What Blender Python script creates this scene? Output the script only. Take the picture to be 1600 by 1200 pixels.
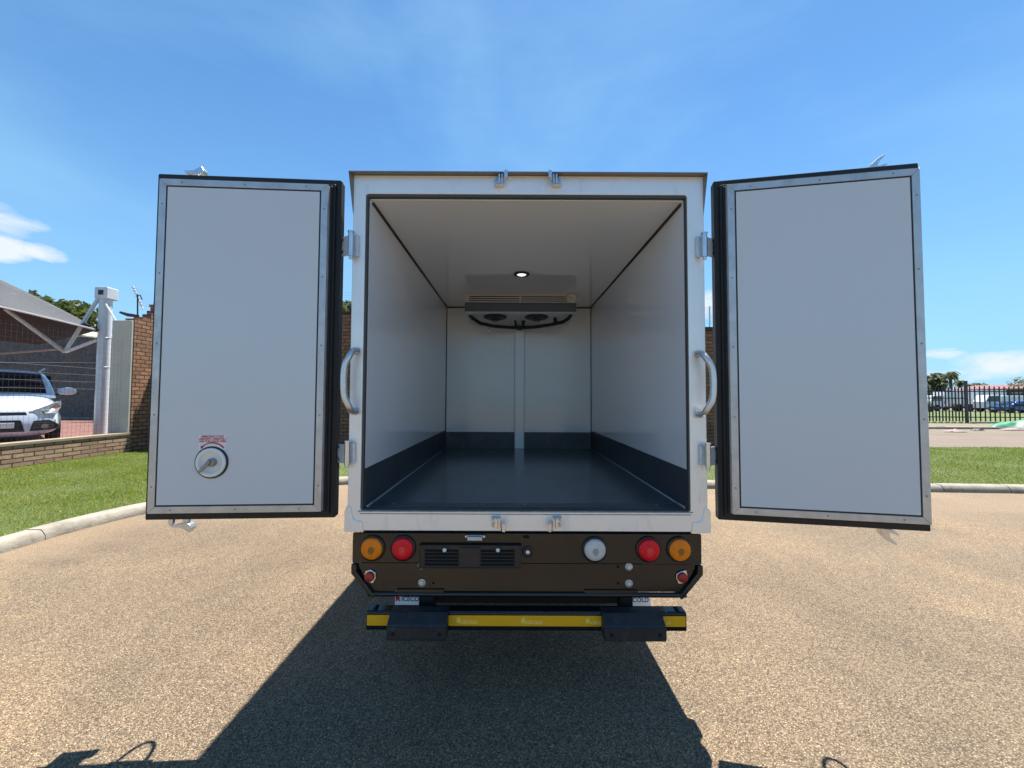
import bpy, bmesh, math, random
from mathutils import Vector, Matrix
R = math.radians
random.seed(7)
S = bpy.context.scene
for o in list(bpy.data.objects): bpy.data.objects.remove(o)
COL = S.collection

# ------------------------------------------------------------------ camera
F, PT, RL, H = 610.0, R(2.1), R(0.25), 1.45
cp, sp, cr, sr = math.cos(PT), math.sin(PT), math.cos(RL), math.sin(RL)
AX = Vector((cr, -sp*sr, cp*sr)); UP = Vector((-sr, -sp*cr, cp*cr)); FW = Vector((0, cp, sp))
cam = bpy.data.cameras.new('camera'); co = bpy.data.objects.new('camera', cam); COL.objects.link(co)
m = Matrix.Identity(4)
for i in range(3):
    m[i][0] = AX[i]; m[i][1] = UP[i]; m[i][2] = -FW[i]
m[2][3] = H
co.matrix_world = m
cam.sensor_width = 36; cam.lens = F/1600*36; cam.clip_start = 0.05; cam.clip_end = 6000
S.camera = co

def ray(px, py): return FW + AX*((px-800)/F) + UP*(-(py-600)/F)
def at(px, py, Y):
    d = ray(px, py); t = Y/d.y; return Vector((d.x*t, Y, H+d.z*t))
def gz(px, py, z=0):
    d = ray(px, py); t = (z-H)/d.z; return Vector((d.x*t, d.y*t, z))

# ------------------------------------------------------------------ sun, sky
SUN = Vector((.178, .335, 1)).normalized()
SEL = math.asin(SUN.z); SAZ = math.atan2(SUN.x, SUN.y)
sl = bpy.data.lights.new('sun', 'SUN'); sl.energy = 5.0; sl.angle = R(0.53); sl.color = (1, .955, .88)
so = bpy.data.objects.new('sun', sl); COL.objects.link(so)
so.rotation_euler = SUN.to_track_quat('Z', 'Y').to_euler()
W = bpy.data.worlds.new('World'); S.world = W; W.use_nodes = True

class NT:
    """tiny node-graph helper"""
    def __init__(s, tree): s.t = tree; s.n = tree.nodes; s.l = tree.links
    def set(s, sock, v):
        if isinstance(v, bpy.types.NodeSocket): s.l.new(v, sock)
        elif v is not None:
            if isinstance(v, (tuple, list)) and len(v) == 3 and sock.type == 'RGBA': v = (*v, 1)
            sock.default_value = v
    def node(s, kind, **kw):
        n = s.n.new(kind)
        for k, v in kw.items(): setattr(n, k, v)
        return n
    def math(s, op, a, b=None, c=None, clamp=False):
        n = s.node('ShaderNodeMath', operation=op, use_clamp=clamp)
        s.set(n.inputs[0], a); s.set(n.inputs[1], b); s.set(n.inputs[2], c); return n.outputs[0]
    def noise(s, vec, scale, detail=4, rough=.55, dist=0, out=0):
        n = s.node('ShaderNodeTexNoise'); s.set(n.inputs['Vector'], vec)
        n.inputs['Scale'].default_value = scale; n.inputs['Detail'].default_value = detail
        n.inputs['Roughness'].default_value = rough; n.inputs['Distortion'].default_value = dist
        return n.outputs[out]
    def ramp(s, fac, stops):
        n = s.node('ShaderNodeValToRGB'); s.set(n.inputs[0], fac); e = n.color_ramp.elements
        while len(e) < len(stops): e.new(.5)
        for i, (p, c) in enumerate(stops):
            if not isinstance(c, (tuple, list)): c = (c, c, c)
            e[i].position = p; e[i].color = (*c, 1)
        return n.outputs[0]
    def mix(s, fac, a, b, mode='MIX'):
        n = s.node('ShaderNodeMix', data_type='RGBA', blend_type=mode)
        s.set(n.inputs[0], fac); s.set(n.inputs[6], a); s.set(n.inputs[7], b); return n.outputs[2]
    def mapping(s, vec, scale=(1, 1, 1), loc=(0, 0, 0), rot=(0, 0, 0)):
        n = s.node('ShaderNodeMapping'); s.set(n.inputs[0], vec)
        n.inputs['Scale'].default_value = scale; n.inputs['Location'].default_value = loc; n.inputs['Rotation'].default_value = rot
        return n.outputs[0]

def build_sky():
    g = NT(W.node_tree); g.n.clear()
    sky = g.node('ShaderNodeTexSky', sky_type='NISHITA'); sky.sun_disc = False
    sky.sun_elevation = SEL; sky.sun_rotation = SAZ; sky.altitude = 1500
    sky.air_density = 1.0; sky.dust_density = .35; sky.ozone_density = 2.2
    tc = g.node('ShaderNodeTexCoord'); v = tc.outputs['Generated']
    sx = g.node('ShaderNodeSeparateXYZ'); g.set(sx.inputs[0], v)
    az = g.math('ARCTAN2', sx.outputs[0], sx.outputs[1]); el = g.math('ARCSINE', sx.outputs[2])
    c = g.node('ShaderNodeCombineXYZ'); g.set(c.inputs[0], az); g.set(c.inputs[1], el)
    ae = c.outputs[0]
    n1 = g.noise(g.mapping(ae, (3, 9, 1), (3.1, 1.7, 0)), 2.2, 8, .6, .4)
    n2 = g.noise(g.mapping(v, (1, 1, 2.2), (.3, .6, .1), (.2, .3, .5)), 1.6, 5, .5, .5)
    n3 = g.noise(g.mapping(ae, (1.2, 6, 1), (.4, 2.3, 0), (0, 0, .3)), 5, 8, .65, .8)
    blobs = []
    def blob(px, py, wpx, hpx, k=1.0):
        d = ray(px, py).normalized(); a0 = math.atan2(d.x, d.y); e0 = math.asin(d.z)
        d2 = ray(px+wpx, py).normalized(); d3 = ray(px, py-hpx).normalized()
        wa = abs(math.atan2(d2.x, d2.y)-a0); we = abs(math.asin(d3.z)-e0)
        A = g.math('DIVIDE', g.math('SUBTRACT', az, a0), wa); B = g.math('DIVIDE', g.math('SUBTRACT', el, e0), we)
        r = g.math('ADD', g.math('MULTIPLY', A, A), g.math('MULTIPLY', B, B))
        f = g.math('MULTIPLY', g.math('SUBTRACT', 1.0, r, clamp=True), k); blobs.append(f)
    blob(-15, 385, 100, 27, .95); blob(55, 394, 60, 18, .7); blob(-5, 342, 95, 34, .8)
    blob(1105, 478, 60, 30, .8); blob(1470, 552, 60, 13, .75)
    blob(1600, 566, 230, 34, .62); blob(1500, 585, 160, 20, .6); blob(820, 500, 300, 40, .5)
    b = blobs[0]
    for x in blobs[1:]: b = g.math('MAXIMUM', b, x)
    cl = g.math('ADD', b, g.math('MULTIPLY', g.math('SUBTRACT', n1, .5), 2.6))
    cl = g.math('MULTIPLY', g.math('MULTIPLY', g.math('SUBTRACT', cl, .25), 1.7, clamp=True), g.math('MULTIPLY', b, 5.0, clamp=True))
    cl = g.math('POWER', cl, .8)
    # faint high veil
    veil = g.math('MULTIPLY', g.math('SUBTRACT', g.math('ADD', g.math('MULTIPLY', n2, .9), g.math('MULTIPLY', n3, .1)), .42, clamp=True), 1.7, clamp=True)
    hz = g.math('MULTIPLY', g.math('POWER', g.math('SUBTRACT', 1.0, g.math('ABSOLUTE', sx.outputs[2]), clamp=True), 3.0), .9)
    hs = g.node('ShaderNodeHueSaturation'); hs.inputs['Hue'].default_value = .497; hs.inputs['Saturation'].default_value = 1.12; hs.inputs['Value'].default_value = 1.0
    g.set(hs.inputs['Color'], sky.outputs[0])
    base = g.mix(1.0, hs.outputs[0], (.80, 1.0, 1.06), 'MULTIPLY')
    base = g.mix(veil, base, (2.0, 3.75, 5.1))
    base = g.mix(hz, base, (1.75, 3.35, 4.95))
    base = g.mix(g.math('MULTIPLY', cl, .95), base, (4.5, 4.85, 5.3))
    bg = g.node('ShaderNodeBackground'); g.set(bg.inputs[0], base); bg.inputs[1].default_value = SKY
    out = g.node('ShaderNodeOutputWorld'); g.l.new(bg.outputs[0], out.inputs[0])
SKY = 0.075
build_sky()
S.view_settings.view_transform = 'Standard'; S.view_settings.look = 'None'; S.view_settings.gamma = 1
S.view_settings.exposure = 1.4
S.render.engine = 'CYCLES'
S.cycles.max_bounces = 10; S.cycles.diffuse_bounces = 6; S.cycles.glossy_bounces = 5
S.render.resolution_x = 1024; S.render.resolution_y = 768

# ------------------------------------------------------------------ materials
MATS = {}
def pm(name, col, rough=.5, metal=0, var=None, bump=None, spec=.5, coat=0, col2=None, emit=None, stain=None):
    """var=(scale, amount) tone noise; bump=(scale, strength); stain=(scale, colour, amount)"""
    if name in MATS: return MATS[name]
    mt = bpy.data.materials.new(name); mt.use_nodes = True; g = NT(mt.node_tree)
    b = g.n['Principled BSDF']; g.set(b.inputs['Base Color'], col)
    b.inputs['Roughness'].default_value = rough; b.inputs['Metallic'].default_value = metal
    b.inputs['Specular IOR Level'].default_value = spec; b.inputs['Coat Weight'].default_value = coat
    b.inputs['Coat Roughness'].default_value = .06
    tc = g.node('ShaderNodeTexCoord').outputs['Object']
    c = None
    if var:
        n = g.noise(tc, var[0], 6, .6)
        c2 = col2 or tuple(x*(1-var[1]) for x in col)
        c = g.mix(g.ramp(n, [(.32, 0), (.68, 1)]), col, c2)
        g.set(b.inputs['Roughness'], g.math('ADD', rough-.06, g.math('MULTIPLY', n, .12)))
    if stain:
        n = g.noise(g.mapping(tc, (1, 1, .35)), stain[0], 8, .7, .3)
        c = g.mix(g.math('MULTIPLY', g.ramp(n, [(.56, 0), (.72, 1)]), stain[2]), c if c else col, stain[1])
    if c: g.set(b.inputs['Base Color'], c)
    if bump:
        bn = g.node('ShaderNodeBump'); bn.inputs['Strength'].default_value = bump[1]; bn.inputs['Distance'].default_value = bump[2] if len(bump) > 2 else .01
        g.set(bn.inputs['Height'], g.noise(tc, bump[0], 5, .6)); g.set(b.inputs['Normal'], bn.outputs[0])
    if emit:
        g.set(b.inputs['Emission Color'], emit[0]); b.inputs['Emission Strength'].default_value = emit[1]
    MATS[name] = mt; return mt

def brick_mat(name, axis, c1, c2, mortar, bw=.22, bh=.075, ms=.012, off=0.):
    mt = bpy.data.materials.new(name); mt.use_nodes = True; g = NT(mt.node_tree); b = g.n['Principled BSDF']
    tc = g.node('ShaderNodeTexCoord').outputs['Object']
    s = g.node('ShaderNodeSeparateXYZ'); g.set(s.inputs[0], tc)
    c = g.node('ShaderNodeCombineXYZ')
    g.set(c.inputs[0], s.outputs[0 if axis == 'x' else 1]); g.set(c.inputs[1], s.outputs[1 if axis == 'z' else 2])
    if axis == 'z': g.set(c.inputs[0], s.outputs[0])
    wob = g.noise(tc, 9, 2, .5, out=1)
    ad = g.node('ShaderNodeVectorMath', operation='MULTIPLY_ADD'); g.set(ad.inputs[0], wob); ad.inputs[1].default_value = (.012, .012, 0); g.set(ad.inputs[2], c.outputs[0])
    def br(a, d, m, bias=0.):
        t = g.node('ShaderNodeTexBrick'); g.set(t.inputs['Vector'], ad.outputs[0]); g.set(t.inputs['Color1'], a); g.set(t.inputs['Color2'], d); g.set(t.inputs['Mortar'], m)
        t.inputs['Scale'].default_value = 1; t.inputs['Brick Width'].default_value = bw; t.inputs['Row Height'].default_value = bh
        t.inputs['Mortar Size'].default_value = ms; t.inputs['Mortar Smooth'].default_value = .3; t.inputs['Bias'].default_value = bias
        return t
    t = br(c1, c2, mortar)
    n = g.noise(tc, 14, 6, .7); n2 = g.noise(tc, 2.2, 4, .6)
    col = g.mix(g.ramp(n, [(.42, 0), (.62, .5)]), t.outputs[0], tuple(x*.45 for x in c1))
    col = g.mix(g.ramp(n2, [(.4, 0), (.7, .3)]), col, tuple(min(1, x*1.5+.05) for x in c2))
    g.set(b.inputs['Base Color'], col); b.inputs['Roughness'].default_value = .9
    bn = g.node('ShaderNodeBump'); bn.inputs['Strength'].default_value = .9; bn.inputs['Distance'].default_value = .02
    h = g.math('SUBTRACT', g.math('MULTIPLY', n, .4), t.outputs[1]); g.set(bn.inputs['Height'], h); g.set(b.inputs['Normal'], bn.outputs[0])
    return mt

def asphalt_mat():
    mt = bpy.data.materials.new('asphalt'); mt.use_nodes = True; g = NT(mt.node_tree); b = g.n['Principled BSDF']
    tc = g.node('ShaderNodeTexCoord').outputs['Object']
    def vor(sc, out, rnd=1.0):
        v = g.node('ShaderNodeTexVoronoi'); g.set(v.inputs['Vector'], tc); v.inputs['Scale'].default_value = sc; v.inputs['Randomness'].default_value = rnd; return v.outputs[out]
    dist = vor(165, 0); rgb = vor(165, 1)
    sp_ = g.node('ShaderNodeSeparateColor'); g.set(sp_.inputs[0], rgb)
    st = g.ramp(sp_.outputs[0], [(0, (.095, .076, .06)), (.25, (.18, .144, .112)), (.62, (.25, .2, .155)), (.86, (.32, .26, .2)), (.96, (.38, .32, .25)), (1, (.5, .44, .36))])
    gap = g.ramp(dist, [(.3, 1), (.62, .5)])
    col = g.mix(1.0, st, gap, 'MULTIPLY')
    fine = g.noise(tc, 260, 3, .7)
    col = g.mix(.5, col, g.mix(1.0, col, g.ramp(fine, [(.3, .45), (.7, 1.6)]), 'MULTIPLY'))
    big = g.noise(tc, .55, 5, .6, .6); mid = g.noise(g.mapping(tc, (1, .55, 1), rot=(0, 0, .4)), 1.5, 6, .65, .3)
    col = g.mix(1.0, col, g.ramp(big, [(.32, (.8, .8, .82)), (.52, (1, 1, 1)), (.68, (1.34, 1.27, 1.15))]), 'MULTIPLY')
    col = g.mix(1.0, col, g.ramp(mid, [(.3, .9), (.72, 1.14)]), 'MULTIPLY')
    # reddish dust swept towards the gutter
    s = g.node('ShaderNodeSeparateXYZ'); g.set(s.inputs[0], tc)
    ny = g.math('MULTIPLY', g.noise(g.mapping(tc, (.5, 2.2, 1)), 1.1, 6, .7), 2.4)
    d1 = g.math('SUBTRACT', g.math('ADD', s.outputs[1], ny), 5.6, clamp=True)
    dl = g.math('SUBTRACT', g.math('ADD', g.math('MULTIPLY', s.outputs[0], -1.0), ny), 4.9, clamp=True)
    dust = g.math('MULTIPLY', g.math('MAXIMUM', d1, dl), .5)
    col = g.mix(dust, col, g.mix(fine, (.2, .157, .12), (.31, .25, .195)))
    blot = g.noise(tc, 2.3, 5, .6)
    col = g.mix(g.ramp(blot, [(.66, 0), (.74, .35)]), col, (.1, .08, .065))
    v2 = g.node('ShaderNodeTexVoronoi'); g.set(v2.inputs['Vector'], tc); v2.inputs['Scale'].default_value = 1.7
    col = g.mix(g.ramp(v2.outputs[0], [(.012, .85), (.03, 0)]), col, (.04, .032, .026))
    col = g.mix(1.0, col, (1.0, .905, .74), 'MULTIPLY')
    g.set(b.inputs['Base Color'], col); b.inputs['Roughness'].default_value = .82; b.inputs['Specular IOR Level'].default_value = .35
    bn = g.node('ShaderNodeBump'); bn.inputs['Strength'].default_value = .8; bn.inputs['Distance'].default_value = .006
    hh = g.math('ADD', g.math('MULTIPLY', g.math('SUBTRACT', .6, dist), 1.0), g.math('MULTIPLY', g.math('ADD', sp_.outputs[1], fine), .5))
    g.set(bn.inputs['Height'], hh); g.set(b.inputs['Normal'], bn.outputs[0])
    return mt

def ground_mat(name, a, bcol, c, sc=1.0):
    mt = bpy.data.materials.new(name); mt.use_nodes = True; g = NT(mt.node_tree); b = g.n['Principled BSDF']
    tc = g.node('ShaderNodeTexCoord').outputs['Object']
    n = g.noise(tc, .9*sc, 8, .65, .3); f = g.noise(tc, 22*sc, 4, .7); h = g.noise(tc, 90*sc, 3, .7)
    col = g.mix(g.ramp(n, [(.35, 0), (.65, 1)]), a, bcol); col = g.mix(g.ramp(f, [(.45, 0), (.7, .8)]), col, c)
    col = g.mix(1.0, col, g.ramp(h, [(.3, .6), (.7, 1.35)]), 'MULTIPLY')
    g.set(b.inputs['Base Color'], col); b.inputs['Roughness'].default_value = .95
    bn = g.node('ShaderNodeBump'); bn.inputs['Strength'].default_value = .6; bn.inputs['Distance'].default_value = .02
    g.set(bn.inputs['Height'], h); g.set(b.inputs['Normal'], bn.outputs[0]); return mt

def leaf_mat(name, c1, c2, trans=.25):
    mt = bpy.data.materials.new(name); mt.use_nodes = True; g = NT(mt.node_tree); b = g.n['Principled BSDF']
    gi = g.node('ShaderNodeNewGeometry').outputs['Random Per Island']
    col = g.mix(gi, c1, c2); g.set(b.inputs['Base Color'], col); b.inputs['Roughness'].default_value = .6
    tr = g.node('ShaderNodeBsdfTranslucent'); g.set(tr.inputs[0], g.mix(.3, col, (.3, .4, .05)))
    mx = g.node('ShaderNodeMixShader'); mx.inputs[0].default_value = trans
    g.l.new(b.outputs[0], mx.inputs[1]); g.l.new(tr.outputs[0], mx.inputs[2])
    g.l.new(mx.outputs[0], g.n['Material Output'].inputs[0]); return mt

white = pm('white_gelcoat', (.66, .67, .68), .3, 0, (3, .04), (1.1, .05, .02))
frame_m = pm('frame_paint', (.83, .83, .82), .36, .45, (4, .05), (60, .04, .002), stain=(9, (.35, .35, .37), .3))
lining = pm('lining_gelcoat', (.74, .77, .82), .12, 0, (2.5, .02), (1.6, .05, .02), coat=.4)
ceil_m = pm('ceiling_gelcoat', (.74, .79, .84), .05, 0, None, (.8, .02, .01), coat=.7)
frontw = pm('front_wall_gelcoat', (.71, .73, .74), .14, 0, (2.5, .03), (5, .25, .02), coat=.5)
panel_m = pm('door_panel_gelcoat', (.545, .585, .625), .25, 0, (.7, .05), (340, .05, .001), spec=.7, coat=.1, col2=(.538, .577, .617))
kick_m = pm('kick_plate', (.045, .056, .07), .42, 0, (5, .15), (40, .1, .002))
kickf_m = pm('front_kick_plate', (.075, .08, .085), .5, 0, (9, .3), (40, .1, .002), stain=(6, (.17, .17, .17), .5))
floor_m = pm('floor_coating', (.07, .09, .113), .22, 0, (5, .12), (7, .12, .004), stain=(3.5, (.1, .1, .11), .3))
alu = pm('brushed_aluminium', (.56, .56, .57), .42, .75, (14, .22), (120, .06, .001), stain=(10, (.3, .31, .3), .6))
zinc = pm('zinc_plate', (.7, .73, .77), .22, .85, (30, .15))
gasket = pm('black_rubber', (.005, .005, .006), .55, 0, (30, .4), (50, .1, .002))
dkgrey = pm('grey_seal', (.05, .053, .05), .5)
seal = pm('sealant_black', (.012, .012, .014), .5)
sealg = pm('sealant_grey', (.3, .32, .33), .5)
blkpaint = pm('black_gloss_paint', (.011, .0105, .01), .14, 0, (50, .4), (2.2, .05, .01), spec=.5, coat=.12)
blkplast = pm('black_plastic', (.02, .02, .022), .42, 0, (30, .3), (200, .15, .001))
rubblk = pm('rubber_block', (.022, .024, .028), .5, 0, (22, .5), (60, .2, .003), stain=(18, (.09, .09, .095), .6))
chas = pm('chassis_paint', (.012, .012, .013), .5)
tyre = pm('tyre_rubber', (.02, .02, .02), .8, 0, (40, .3), (60, .3, .004))
yel = pm('yellow_tape', (.85, .42, .008), .35, 0, (300, .12), (900, .2, .0005))
yel2 = pm('yellow_tape_print', (.95, .72, .16), .35)
amb = pm('amber_lens', (.95, .25, .005), .3, 0, (60, .2), (230, .35, .001), spec=.3, coat=.15)
red = pm('red_lens', (.85, .006, .018), .3, 0, (60, .2), (230, .35, .001), spec=.3, coat=.15)
clr = pm('clear_lens', (.62, .62, .6), .12, 0, (60, .15), (230, .35, .001), coat=.6)
refl = pm('reflector_red', (.4, .01, .02), .2, 0, (200, .4), (300, .4, .001), coat=.4)
bulb = pm('bulb_shade', (.28, .1, .01), .3); bulbr = pm('bulb_red', (.75, .04, .05), .3); bulbc = pm('bulb_clear', (.3, .3, .29), .3)
wplast = pm('white_plastic', (.72, .72, .69), .4)
whitep = pm('white_paint', (.74, .76, .78), .22, 0, None, None, coat=.5)
redp = pm('red_print', (.42, .02, .05), .5); navy = pm('navy_print', (.06, .025, .1), .5)
conc = pm('kerb_concrete', (.29, .26, .21), .9, 0, (6, .35), (45, .8, .008), stain=(6, (.13, .11, .085), .8))
plaster = pm('cream_plaster', (.5, .46, .39), .85, 0, (3, .12), (30, .2, .004), stain=(4, (.4, .4, .36), .6))
galv = pm('white_steel', (.6, .61, .63), .4, .1, (6, .1), None, stain=(5, (.42, .4, .38), .5))
steelp = pm('bare_steel', (.5, .46, .44), .5, .2, (6, .2))
shade_m = pm('shade_net', (.065, .068, .076), .85, 0, (25, .4), (60, .9, .02), stain=(2.2, (.1, .1, .11), .6))
net_m = pm('dark_net', (.15, .155, .14), .85, 0, (7, .5), (9, 1.0, .06), stain=(5, (.13, .13, .135), .6))
wire = pm('fence_wire', (.42, .43, .45), .4, .6)
glassd = pm('dark_glass', (.012, .015, .018), .06, 0, None, None, spec=.8, coat=.4)
carw = pm('car_white', (.62, .68, .76), .2, 0, None, None, coat=.9)
carb = pm('car_blue', (.02, .07, .24), .2, 0, None, None, coat=.9)
lampg = pm('headlamp_glass', (.32, .32, .31), .08, .4, (30, .5), None, coat=1)
chrome = pm('chrome', (.7, .7, .72), .12, 1)
bark = pm('bark', (.1, .075, .05), .9, 0, (10, .4), (30, .5, .01))
pal = pm('palisade_paint', (.009, .009, .01), .5)
roofr = pm('red_roof', (.17, .04, .038), .6, 0, (2, .25))
wallb = pm('slate_wall', (.05, .07, .1), .7, 0, (1, .3)); wallc = pm('pale_wall', (.6, .6, .6), .8, 0, (1, .15))
tarp = pm('green_tarp', (.008, .2, .105), .55, 0, (8, .4), (20, .4, .02)); cloth = pm('pale_cloth', (.3, .22, .21), .8, 0, (5, .5), (20, .4, .02))
leafA = leaf_mat('leaf_dark', (.02, .035, .012), (.1, .12, .035)); leafB = leaf_mat('leaf_olive', (.05, .065, .02), (.15, .16, .05))
grassm = leaf_mat('grass_blades', (.075, .125, .01), (.2, .25, .03), .35)
def dry_grass():
    g = NT(grassm.node_tree); b = g.n['Principled BSDF']; b.inputs['Roughness'].default_value = .85; b.inputs['Specular IOR Level'].default_value = .15
    gi = g.node('ShaderNodeNewGeometry').outputs['Random Per Island']; tc = g.node('ShaderNodeTexCoord').outputs['Object']
    n = g.noise(tc, 1.3, 5, .65); col = g.ramp(gi, [(0, (.07, .12, .006)), (.45, (.165, .22, .012)), (.78, (.29, .33, .03)), (.9, (.42, .38, .1)), (1, (.5, .42, .18))])
    col = g.mix(1.0, col, g.ramp(n, [(.32, (.72, .8, .7)), (.5, (1, 1, 1)), (.7, (1.3, 1.15, 1.1))]), 'MULTIPLY'); g.set(b.inputs['Base Color'], col)
dry_grass()
asph = asphalt_mat()
turf = ground_mat('turf_soil', (.06, .09, .018), (.09, .11, .03), (.035, .05, .01))
dirt = ground_mat('dry_dirt', (.2, .155, .11), (.16, .15, .08), (.12, .1, .065))
fieldm = ground_mat('field_grass', (.085, .12, .025), (.12, .14, .045), (.05, .075, .015), .6)
farr = ground_mat('far_road_asphalt', (.165, .13, .098), (.125, .1, .076), (.175, .13, .096), .7)
brickA = brick_mat('face_brick_side', 'y', (.42, .205, .105), (.23, .11, .06), (.02, .013, .01), .24, .1, .014)  # face-brick mortar near black: shade of raked joints put into its colour
brickB = brick_mat('face_brick_back', 'x', (.3, .13, .06), (.17, .08, .045), (.03, .025, .02), .24, .1, .014)
brickL = brick_mat('face_brick_low', 'y', (.44, .29, .18), (.23, .14, .09), (.02, .014, .01), .34, .088, .013)
pave = brick_mat('red_paving', 'z', (.2, .085, .065), (.14, .062, .052), (.07, .045, .04), .22, .11, .008)

# ------------------------------------------------------------------ mesh helpers
class MB:
    def __init__(s, M=None): s.bm = bmesh.new(); s.M = M or Matrix.Identity(4)
    def _v(s, pts): return [s.bm.verts.new(s.M @ Vector(p)) for p in pts]
    def face(s, pts):
        return s.bm.faces.new(s._v(pts))
    def box(s, x0, x1, y0, y1, z0, z1):
        v = s._v([(x, y, z) for x in (x0, x1) for y in (y0, y1) for z in (z0, z1)])
        for f in ((0, 1, 3, 2), (4, 6, 7, 5), (0, 4, 5, 1), (2, 3, 7, 6), (0, 2, 6, 4), (1, 5, 7, 3)): s.bm.faces.new([v[i] for i in f])
        return s
    def prism(s, poly, a, b, axis='y'):
        """poly 2-D; axis y: (x,z); axis x: (y,z); axis z: (x,y)"""
        f = {'y': lambda p, t: (p[0], t, p[1]), 'x': lambda p, t: (t, p[0], p[1]), 'z': lambda p, t: (p[0], p[1], t)}[axis]
        A = s._v([f(p, a) for p in poly]); B = s._v([f(p, b) for p in poly]); n = len(poly)
        s.bm.faces.new(A); s.bm.faces.new(B[::-1])
        for i in range(n): s.bm.faces.new([A[i], A[(i+1) % n], B[(i+1) % n], B[i]])
        return s
    def cyl(s, p0, p1, r, n=20, r1=None, cap=True):
        p0 = Vector(p0); p1 = Vector(p1); d = (p1-p0).normalized(); q = d.orthogonal().normalized(); w = d.cross(q); r1 = r if r1 is None else r1
        A = s._v([p0+(q*math.cos(2*math.pi*i/n)+w*math.sin(2*math.pi*i/n))*r for i in range(n)])
        B = s._v([p1+(q*math.cos(2*math.pi*i/n)+w*math.sin(2*math.pi*i/n))*r1 for i in range(n)])
        for i in range(n): s.bm.faces.new([A[i], A[(i+1) % n], B[(i+1) % n], B[i]])
        if cap: s.bm.faces.new(A[::-1]); s.bm.faces.new(B)
        return s
    def tube(s, pts, r, n=10, rs=None):
        pts = [Vector(p) for p in pts]; rings = []; q = None
        for i, p in enumerate(pts):
            d = (pts[min(i+1, len(pts)-1)]-pts[max(i-1, 0)]).normalized()
            q = d.orthogonal().normalized() if q is None else (q-d*q.dot(d)).normalized()
            w = d.cross(q); rr = rs[i] if rs else r
            rings.append(s._v([p+(q*math.cos(2*math.pi*k/n)+w*math.sin(2*math.pi*k/n))*rr for k in range(n)]))
        for a, b in zip(rings, rings[1:]):
            for k in range(n): s.bm.faces.new([a[k], a[(k+1) % n], b[(k+1) % n], b[k]])
        s.bm.faces.new(rings[0][::-1]); s.bm.faces.new(rings[-1]); return s
    def lathe(s, prof, c, ax, n=32):
        """prof = [(radius, offset along axis)]"""
        c = Vector(c); d = Vector(ax).normalized(); q = d.orthogonal().normalized(); w = d.cross(q); rings = []
        for r, t in prof:
            r = max(r, 1e-5)
            rings.append(s._v([c+d*t+(q*math.cos(2*math.pi*k/n)+w*math.sin(2*math.pi*k/n))*r for k in range(n)]))
        for a, b in zip(rings, rings[1:]):
            for k in range(n): s.bm.faces.new([a[k], a[(k+1) % n], b[(k+1) % n], b[k]])
        s.bm.faces.new(rings[0][::-1]); s.bm.faces.new(rings[-1]); return s
    def build(s, name, mat, parent=None, smooth=False, bevel=0, seg=2, angle=35, split=0):
        if split:
            seen = set(); comps = []
            for v in s.bm.verts:
                if v in seen: continue
                st = [v]; seen.add(v); comp = []
                while st:
                    q = st.pop(); comp.append(q)
                    for e in q.link_edges:
                        w = e.other_vert(q)
                        if w not in seen: seen.add(w); st.append(w)
                comps.append(comp)
            last = []
            for comp in comps:
                m2 = MB(); mp = {v: m2.bm.verts.new(v.co) for v in comp}
                for f in {f for v in comp for f in v.link_faces}: m2.bm.faces.new([mp[v] for v in f.verts])
                last.append(m2.build(name, mat, parent, smooth, bevel, seg, angle))
            s.bm.free(); return last
        bmesh.ops.recalc_face_normals(s.bm, faces=s.bm.faces)
        me = bpy.data.meshes.new(name); s.bm.to_mesh(me); s.bm.free(); me.materials.append(mat)
        o = bpy.data.objects.new(name, me); COL.objects.link(o)
        if parent: o.parent = parent
        if smooth:
            for p in me.polygons: p.use_smooth = True
            if smooth != 'all': me.set_sharp_from_angle(angle=R(angle))
        if bevel:
            b = o.modifiers.new('bevel', 'BEVEL'); b.width = bevel; b.segments = seg; b.limit_method = 'ANGLE'; b.angle_limit = R(40)
        return o

def empty(name, label, cat, loc=(0, 0, 0), group=None):
    o = bpy.data.objects.new(name, None); COL.objects.link(o); o.location = loc; o.empty_display_size = .1
    return tag(o, label, cat, group)
def tag(o, label=None, cat=None, group=None, kind=None):
    if label: o['label'] = label
    if cat: o['category'] = cat
    if group: o['group'] = group
    if kind: o['kind'] = kind
    return o
def rawmesh(name, verts, faces, mat, parent=None):
    me = bpy.data.meshes.new(name); me.from_pydata(verts, [], faces); me.update(); me.materials.append(mat)
    o = bpy.data.objects.new(name, me); COL.objects.link(o)
    if parent: o.parent = parent
    return o
def text(name, body, size, mat, M, parent=None, ext=.0006, bold=0, align='CENTER', spacing=1.0):
    cu = bpy.data.curves.new(name, 'FONT'); cu.body = body; cu.size = size; cu.extrude = ext; cu.align_x = align; cu.align_y = 'CENTER'
    cu.offset = bold; cu.space_character = spacing; cu.space_line = .95
    t = bpy.data.objects.new(name+'_curve', cu); COL.objects.link(t)
    dg = bpy.context.evaluated_depsgraph_get(); me = bpy.data.meshes.new_from_object(t.evaluated_get(dg))
    bpy.data.objects.remove(t); me.transform(M); me.materials.clear(); me.materials.append(mat)
    o = bpy.data.objects.new(name, me); COL.objects.link(o)
    if parent: o.parent = parent
    return o
def vert_text_M(x, y, z, rz=0):  # text standing upright, read from -y
    return Matrix.Translation((x, y, z)) @ Matrix.Rotation(rz, 4, 'Z') @ Matrix.Rotation(R(90), 4, 'X')

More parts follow.
